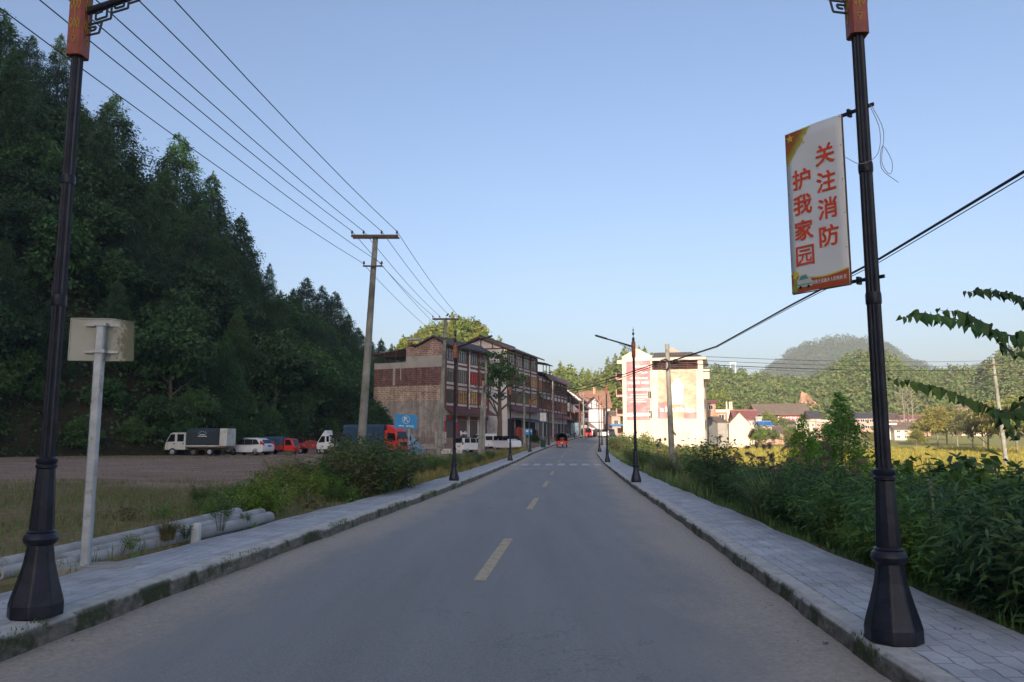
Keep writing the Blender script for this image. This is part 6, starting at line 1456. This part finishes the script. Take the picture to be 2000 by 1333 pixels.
for px, Y, s in ((1480, 130, .55), (1495, 140, .6), (1470, 150, .5), (1512, 150, .5), (1545, 165, .6), (1620, 160, .7), (1655, 180, .8), (1440, 230, 1.0), (1460, 240, 1.1), (1500, 230, 1.1), (1530, 215, .9), (1720, 190, .7), (1860, 200, .9)):
    p = W(px, 860, Y); plant('valley_tree', conw[2], (p.x, Y, gz(p.x, Y)-.3), s*.62, 'rounded green tree among the valley houses', 'tree', 'trees among the valley houses')
# leafy roadside tree before the buildings
ft = (None, trunk_mesh('trunk', 9.5, .26, 'bark', 11, 3.2, .3, .01))
ct = round_crown('crown', 11.5, 2.5, .25, 48, 46, .26, 'conifer', lobes=12, wid=.4)
p = W(972, 880, 92); e = plant('plane_tree', (ct, ft[1]), (p.x+.2, 92, gz(p.x, 92)), (1.2, 1.2, 1.17), 'tall sparse dark tree between the brick and the timbered building', 'tree')
for px, Y, s in ((935, 101, .5), (1010, 97, .55), (990, 99, .45), (1045, 108, .5)):
    p = W(px, 870, Y); plant('yard_bush', bush_low[0], (p.x, Y, gz(p.x, Y)-.2), s*.7, 'small dark bush in the forecourt before the shops', 'bush', 'forecourt bushes')
for px, Y, s in ((735, 98, 1.1), (722, 100, 1.3), (745, 101, .9)):
    p = W(px, 870, Y); plant('yard_tree', brd[2], (p.x, Y, gz(p.x, Y)-.3), s*.55, 'dark bushy tree touching the left corner of the brick gable', 'tree', 'trees at the left corner of the brick gable')
# left verge
for i in range(34):
    px = rs.uniform(560, 790); Y = rs.uniform(21, 27); p = W(px, 900, Y)
    if p.x > xc(Y)-4.7: continue
    k = rs.choice((1, 2, 2, 3, 4, 5, 1)); pr = (weed+reeds[:2]+[weed[2]])[k]; nm_ = ('foliage', 'stems') if k in (0, 1, 2, 5) else ('blades', 'plumes')
    s = .8+.8*math.exp(-((px-735)/55)**2)
    put('tall_weed', pr, p.x, Y, s, 'tall tangled weed in the big clump around the near utility pole', 'weed', 'tall weeds around the near utility pole', nm_)
for i in range(22):
    px = 545+i*8+rs.uniform(-6, 6); Y = rs.uniform(20, 25); p = W(px, 900, Y); k = rs.choice((1, 1, 2, 4, 0))
    if p.x > xc(Y)-4.7: continue
    put('tall_weed', (weed+reeds[:2])[k], p.x, Y, rs.uniform(.6, .95), 'tall tangled weed in the big clump around the near utility pole', 'weed', 'tall weeds around the near utility pole', ('foliage', 'stems') if k < 3 else ('blades', 'plumes'))
for i in range(9):
    Y = 21.5+i*.5; X = W(735+rs.uniform(-35, 35), 900, Y).x
    if X > xc(Y)-4.7: X = xc(Y)-4.9
    put('tall_grass', reeds[0], X, Y, 1.15, 'tall arching grass on the crest of the weed clump by the near pole', 'grass clump', 'tall grass by the near utility pole', ('blades', 'plumes'))
for i in range(46):
    Y = rs.uniform(27, 66); o = -rs.uniform(4.6, 8.0)
    k = rs.randrange(6); pr = (weed+reeds)[k]; nm_ = ('foliage', 'stems') if k < 3 else ('blades', 'plumes')
    put('verge_weed', pr, xc(Y)+o, Y, rs.uniform(.5, .85)*(1 if Y < 50 else .8), 'weed clump on the left verge between the lamps', 'weed', 'weed clumps on the left verge between the lamps', nm_)
for i in range(26):
    Y = rs.uniform(14.5, 22); o = -rs.uniform(4.5, 8.5)
    put('low_weed', (small+[weed[0]])[i % 3], xc(Y)+o, Y, rs.uniform(.3, .5) if i % 3 == 2 else rs.uniform(.8, 1.4), 'low leafy weed beyond the end of the concrete pipes', 'weed', 'low weeds beyond the concrete pipes')
for px, Y, s, pr, lab in ((432, 12.4, 1.0, twig, 'dark spiky weed growing before the concrete pipes'), (365, 11.6, .55, small[0], 'low green weed at the front pipe beside the marker post'), (480, 13.6, .5, small[0], 'low weed at the far end of the front pipe'), (260, 10.4, .5, small[0], 'tiny weed at the middle of the front pipe'), (330, 11.2, .6, reeds[1], 'grass tuft sprouting against the front pipe'), (520, 15.5, 1.0, fern, 'broad dark green leafed weed beyond the pipe ends'), (600, 19, .9, fern, 'broad pale green weed before the big weed clump')):
    p = W(px, 1000, Y); X = p.x; s_ = s*.28 if pr is twig else s*.75
    put('roadside_weed', pr, X, Y, s_ if pr is not reeds[1] else .35, lab, 'weed', None, dz=.12, names=('foliage', 'stems') if pr is not reeds[1] else ('blades', 'x'))
# grass masses
def blades(name, pts, h, wd, mt, lab, lean=.5):
    P = np.array(pts); n = len(P); a = rng.random(n)*6.283; hh = h*rng.uniform(.4, 1.2, n)[:, None]
    o = np.stack([np.cos(a), np.sin(a), np.zeros(n)], 1); s = np.stack([-np.sin(a), np.cos(a), np.zeros(n)], 1)*wd*rng.uniform(.7, 1.3, n)[:, None]
    l = lean*rng.uniform(.1, 1.0, n)[:, None]; up = np.array([0, 0, 1.])
    m1 = P+o*hh*l*.35+up*hh*.55; t = P+o*hh*l+up*hh
    Q = np.concatenate([np.stack([P-s, P+s, m1+s*.8, m1-s*.8], 1), np.stack([m1-s*.8, m1+s*.8, t+s*.08, t-s*.08], 1)])
    tag(link(name, quads_mesh(name, Q, M[mt])), lab, 'grass', kind='stuff')
def scatter(n, fY, fo, dens=None):
    out = []
    while len(out) < n:
        Y = fY(); o = fo(Y); X = xc(Y)+o
        if dens and rs.random() > dens(X, Y): continue
        out.append((X, Y, gz(X, Y)-.02))
    return out
patch = lambda X, Y: .15+.85*max(0, min(1, .5+vnoise(X, Y, .55, 3)*1.1))
blades('verge_grass', scatter(13000, lambda: 6+rs.random()**1.3*22, lambda Y: -rs.uniform(4.35, 22), patch), .16, .006, 'weed', 'short green grass growing on the left verge')
blades('dry_grass', scatter(34000, lambda: 6+rs.random()**1.2*24, lambda Y: -rs.uniform(4.6, 24), patch), .2, .005, 'weed_dry', 'dry brownish grass on the left verge', .8)
blades('verge_grass', scatter(14000, lambda: rs.uniform(26, 90), lambda Y: -rs.uniform(4.35, 8.5), patch), .3, .012, 'weed_dry', 'rough grass along the far left verge')
blades('lot_grass', scatter(9000, lambda: rs.uniform(22, 72), lambda Y: -rs.uniform(8, 45), lambda X, Y: .1+.9*(Y > 62)), .14, .012, 'weed_dry', 'sparse tufts in the dirt lot', .8)
blades('bank_grass', scatter(30000, lambda: 5+rs.random()**1.2*60, lambda Y: rs.uniform(4.5, 9)), .2, .009, 'weed_dark', 'rank dark grass under the right bushes')
blades('bank_grass', scatter(20000, lambda: rs.uniform(22, 100), lambda Y: rs.uniform(4.5, 14)), .5, .014, 'reed', 'rough grass beyond the bushes on the right bank')
blades('field_grass', scatter(60000, lambda: 26+rs.random()*110, lambda Y: rs.uniform(12, 12+Y*.62), lambda X, Y: min(1, .25+Y/90)), .55, .035, 'field_grass', 'tall yellow green crop in the sunny field')
blades('field_grass', scatter(6000, lambda: rs.uniform(24, 40), lambda Y: rs.uniform(12, 24)), .8, .02, 'flower', 'yellow flowering stalks at the near edge of the field')
# scree of small weeds on the kerb
kp = []
for side, inner, zt in ((-1, 3.12, ZL), (1, 3.22, ZR)):
    for _ in range(7000):
        Y = 5+rs.random()*30
        if vnoise(Y*2.2+side*9, 1, .5, 6) < (.25 if side < 0 else .75): continue
        kp.append((xc(Y)+side*(inner+rs.uniform(-.02, .06)), Y, zr(Y)+zt-rs.uniform(0, .12)))
blades('kerb_moss', kp, .035, .004, 'weed_dark', 'moss and tiny weeds growing on the kerb edge', 1.2)
# pebbles and litter on the asphalt
def bits(name, n, f, size, mt, lab, kind='stuff'):
    m = MB()
    for _ in range(n):
        x, y, z = f(); s = size*rs.uniform(.5, 1.3); a = rs.random()*6.28
        q = [(x+s*math.cos(a+t)*rs.uniform(.7, 1.1), y+s*math.sin(a+t)*rs.uniform(.7, 1.1)) for t in (0, 1.3, 2.5, 3.8, 5.1)]
        n0 = len(m.v); m.v += [(u, v, z-.002) for u, v in q]+[(x+(u-x)*.6, y+(v-y)*.6, z+s*.5) for u, v in q]
        m.f.append(tuple(range(n0+5, n0+10))); m.m.append(0)
        for i in range(5): j = (i+1) % 5; m.f.append((n0+i, n0+j, n0+5+j, n0+5+i)); m.m.append(0)
    tag(m.build(name, M[mt]), lab, 'gravel', kind=kind)
def onroad():
    Y = 3+rs.random()**1.5*25; o = rs.choice((-1, 1))*(3.1-rs.random()**2*2.6); return xc(Y)+o, Y, zr(Y)-.0012*o*o
bits('gravel', 420, onroad, .008, 'concrete', 'fine gravel scattered along the edges of the asphalt')
def onlot():
    Y = rs.uniform(9, 30); o = -rs.uniform(4.6, 16); X = xc(Y)+o; return X, Y, gz(X, Y)+.01
bits('stones', 260, onlot, .03, 'concrete', 'small stones lying on the left verge')
def litter(px, py, Y, mt, lab, s=.05):
    p = W(px, py, Y); m = MB(); m.prism([(-s, -s*.5), (s*.7, -s*.8), (s, s*.4), (-s*.3, s*.7)], 0, .012, 'z'); o = m.build('litter', M[mt]); o.location = (p.x, Y, p.z); o.rotation_euler = (.15, .1, .4); tag(o, lab, 'litter')
Yt = 6.35; litter(1610, 1232, Yt, 'glass_green', 'tiny turquoise scrap lying by the right kerb', .022); bpy.data.objects['litter'].location.z = zr(Yt)+.002
C = []
for _ in range(900):
    s_ = rs.choice((-1, 1)); Y = 4+rs.random()**1.3*28; o = s_*(rs.choice((3.0, 3.05, 3.1, 4.2, 4.1))-abs(rs.gauss(0, .12))) if rs.random() < .8 else s_*rs.uniform(3.3, 4.2)
    z = zr(Y)+(.004-.0012*o*o if abs(o) < 3.1 else (ZL if s_ < 0 else ZR)+.006); C.append((xc(Y)+o, Y, z+.004))
C = np.array(C); D = rng.normal(size=C.shape)*np.array([1, 1, .12]); D /= np.linalg.norm(D, axis=1, keepdims=True)
S_q = np.cross(D, np.array([0, 0, 1.])+rng.normal(size=C.shape)*.15); S_q /= np.linalg.norm(S_q, axis=1, keepdims=True); L_q = rng.uniform(.015, .04, len(C))[:, None]
tag(link('fallen_leaves', quads_mesh('fallen_leaves', np.stack([C, C+D*L_q*.5+S_q*L_q*.3, C+D*L_q, C+D*L_q*.5-S_q*L_q*.3], 1), M['fallen'])), 'small dry leaves lying along the kerbs', 'leaves', kind='stuff')
# heart-leaved branches reaching in from the right
def heart_leaf(sz):
    L = [(0, 0), (.26, -.1), (.4, .1), (.36, .45), (.17, .85), (0, 1.3), (-.17, .85), (-.36, .45), (-.4, .1), (-.26, -.1)]
    return [(x*sz, z*sz) for x, z in L]
def branch(pts, n, r, lab):
    """pts: list of (px,py,Y)."""
    P = [W(*p) for p in pts]; e = empty('leafy_branch', P[-1], 0, lab, 'branch', 'heart leaved branches reaching in from the right')
    m = MB(); m.tube([tuple(q-P[-1]) for q in P], [r*(.25+.75*i/(len(P)-1)) for i in range(len(P))], 6); m.build('twig', M['bark'], e, True)
    lens = [(P[i+1]-P[i]).length for i in range(len(P)-1)]; tot = sum(lens); V = []; Fc = []
    for k in range(n):
        d = tot*k/n + .01; i = 0
        while i < len(lens)-1 and d > lens[i]: d -= lens[i]; i += 1
        q = P[i].lerp(P[i+1], min(1, d/lens[i]))-P[-1]; ax = (P[i+1]-P[i]).normalized()
        s = -1 if k % 2 else 1; rk = random.Random(k*7+n)
        ydir = Vector((rk.uniform(-.5, .5), s*.6-.2, 0)); sz = rk.uniform(.1, .165)*(.65 if k < 4 else 1)*(1 if s < 0 else .8)
        down = Vector((rk.uniform(-.55, .35), s*.45, -1.0 if s < 0 else rk.uniform(-.9, -.2))).normalized()
        side = down.cross(Vector((rk.uniform(-.4, .4), -1, rk.uniform(-.2, .2)))).normalized(); nr = side.cross(down)
        base = q+ydir*.045+Vector((0, 0, .02 if s > 0 else -.01)); n0 = len(V)
        V.append(tuple(base+down*sz*.4+nr*.012))
        for x, z in heart_leaf(sz): V.append(tuple(base+side*x+down*z-nr*abs(x)*.25))
        for j in range(10): Fc.append((n0, n0+1+j, n0+1+(j+1) % 10))
    mm = MB(); mm.v = V; mm.f = Fc; mm.m = [0]*len(Fc); mm.build('leaves', M['big_leaf'], e)
    return e
branch([(1884, 572, 9.6), (1925, 566, 9.5), (1975, 575, 9.3), (2040, 600, 9.2), (2140, 700, 9.2)], 38, .012, 'topmost heart leaved branch at the right edge')
branch([(1760, 622, 9.4), (1800, 612, 9.4), (1870, 625, 9.4), (1940, 648, 9.4), (2000, 662, 9.4), (2140, 720, 9.3)], 64, .014, 'longest heart leaved branch reaching toward the banner lamp against the sky')
branch([(1830, 606, 9.0), (1880, 610, 9.0), (1930, 635, 9.1), (1975, 690, 9.2)], 20, .009, 'short twig of leaves above the long sky branch')
branch([(1985, 700, 8.9), (1990, 650, 9.0), (2060, 640, 9.1), (2140, 720, 9.3)], 20, .012, 'drooping leaf cluster at the right edge below the long branch')
branch([(1737, 742, 9.6), (1790, 748, 9.5), (1850, 765, 9.5), (1910, 788, 9.4), (1960, 805, 9.4), (2060, 812, 9.3), (2140, 720, 9.3)], 58, .014, 'lower heart leaved branch reaching behind the banner lamp before the hills')
branch([(1972, 850, 9.0), (1960, 810, 9.0), (1935, 798, 9.2)], 12, .006, 'drooping twig end of the lower branch')
branch([(1990, 860, 9.0), (1985, 800, 9.0), (2010, 770, 9.1), (2080, 760, 9.2), (2140, 720, 9.3)], 24, .01, 'dense leaf cluster at the right edge above the thicket')
p = W(2140, 720, 9.3); tb = empty('paper_mulberry_tree', (p.x+.1, 9.3, gz(p.x, 9.3)-.1), 0, 'trunk of the heart leaved tree just outside the right edge', 'tree'); m = MB(); m.tube([(0, 0, 0), (.05, .1, 1.2), (-.02, 0, p.z-gz(p.x, 9.3)+.15), (.2, .1, 4)], [.09, .07, .05, .02], 8); m.build('trunk', M['bark'], tb, True)
# big-leaved sprays on top of the thicket
spray = shrub('sp', 1.4, .9, 14, 26, .2, 'weed', .32, .35, low=.4)
for px, Y, s in ((1790, 15, 1.05), (1830, 14, 1.0), (1900, 13, 1.05), (1950, 14.5, 1.0), (1860, 16, 1.1)):
    p = W(px, 880, Y); put('leafy_spray', spray, p.x, Y, s*1.2, 'sparse spray of broad green leaves rising above the right thicket', 'plant', 'broad leaved sprays above the right thicket', dz=.55)
m = MB(); m.tube([(0, 0, 0), (.03, 0, .5), (0, .02, 1.15)], .018, 6); o = m.build('stake', M['bark_pale']); p = W(1833, 1170, 8.6); o.location = (p.x, 8.6, gz(p.x, 8.6)); tag(o, 'thin pale stick standing in the bushes right of the near lamp', 'stake')
HAZE = True
if HAZE:
    m = MB(); m.box(-900, 1700, -700, 2300, -16, 190); hz = m.build('haze', bpy.data.materials.new('haze_air')); hm = hz.data.materials[0]; hm.use_nodes = True; t = hm.node_tree; t.nodes.clear()
    pv = t.nodes.new('ShaderNodeVolumePrincipled'); pv.inputs['Color'].default_value = (.8, .88, 1, 1); pv.inputs['Density'].default_value = .0003; pv.inputs['Anisotropy'].default_value = .1
    ou = t.nodes.new('ShaderNodeOutputMaterial'); t.links.new(pv.outputs[0], ou.inputs['Volume']); tag(hz, kind='stuff')
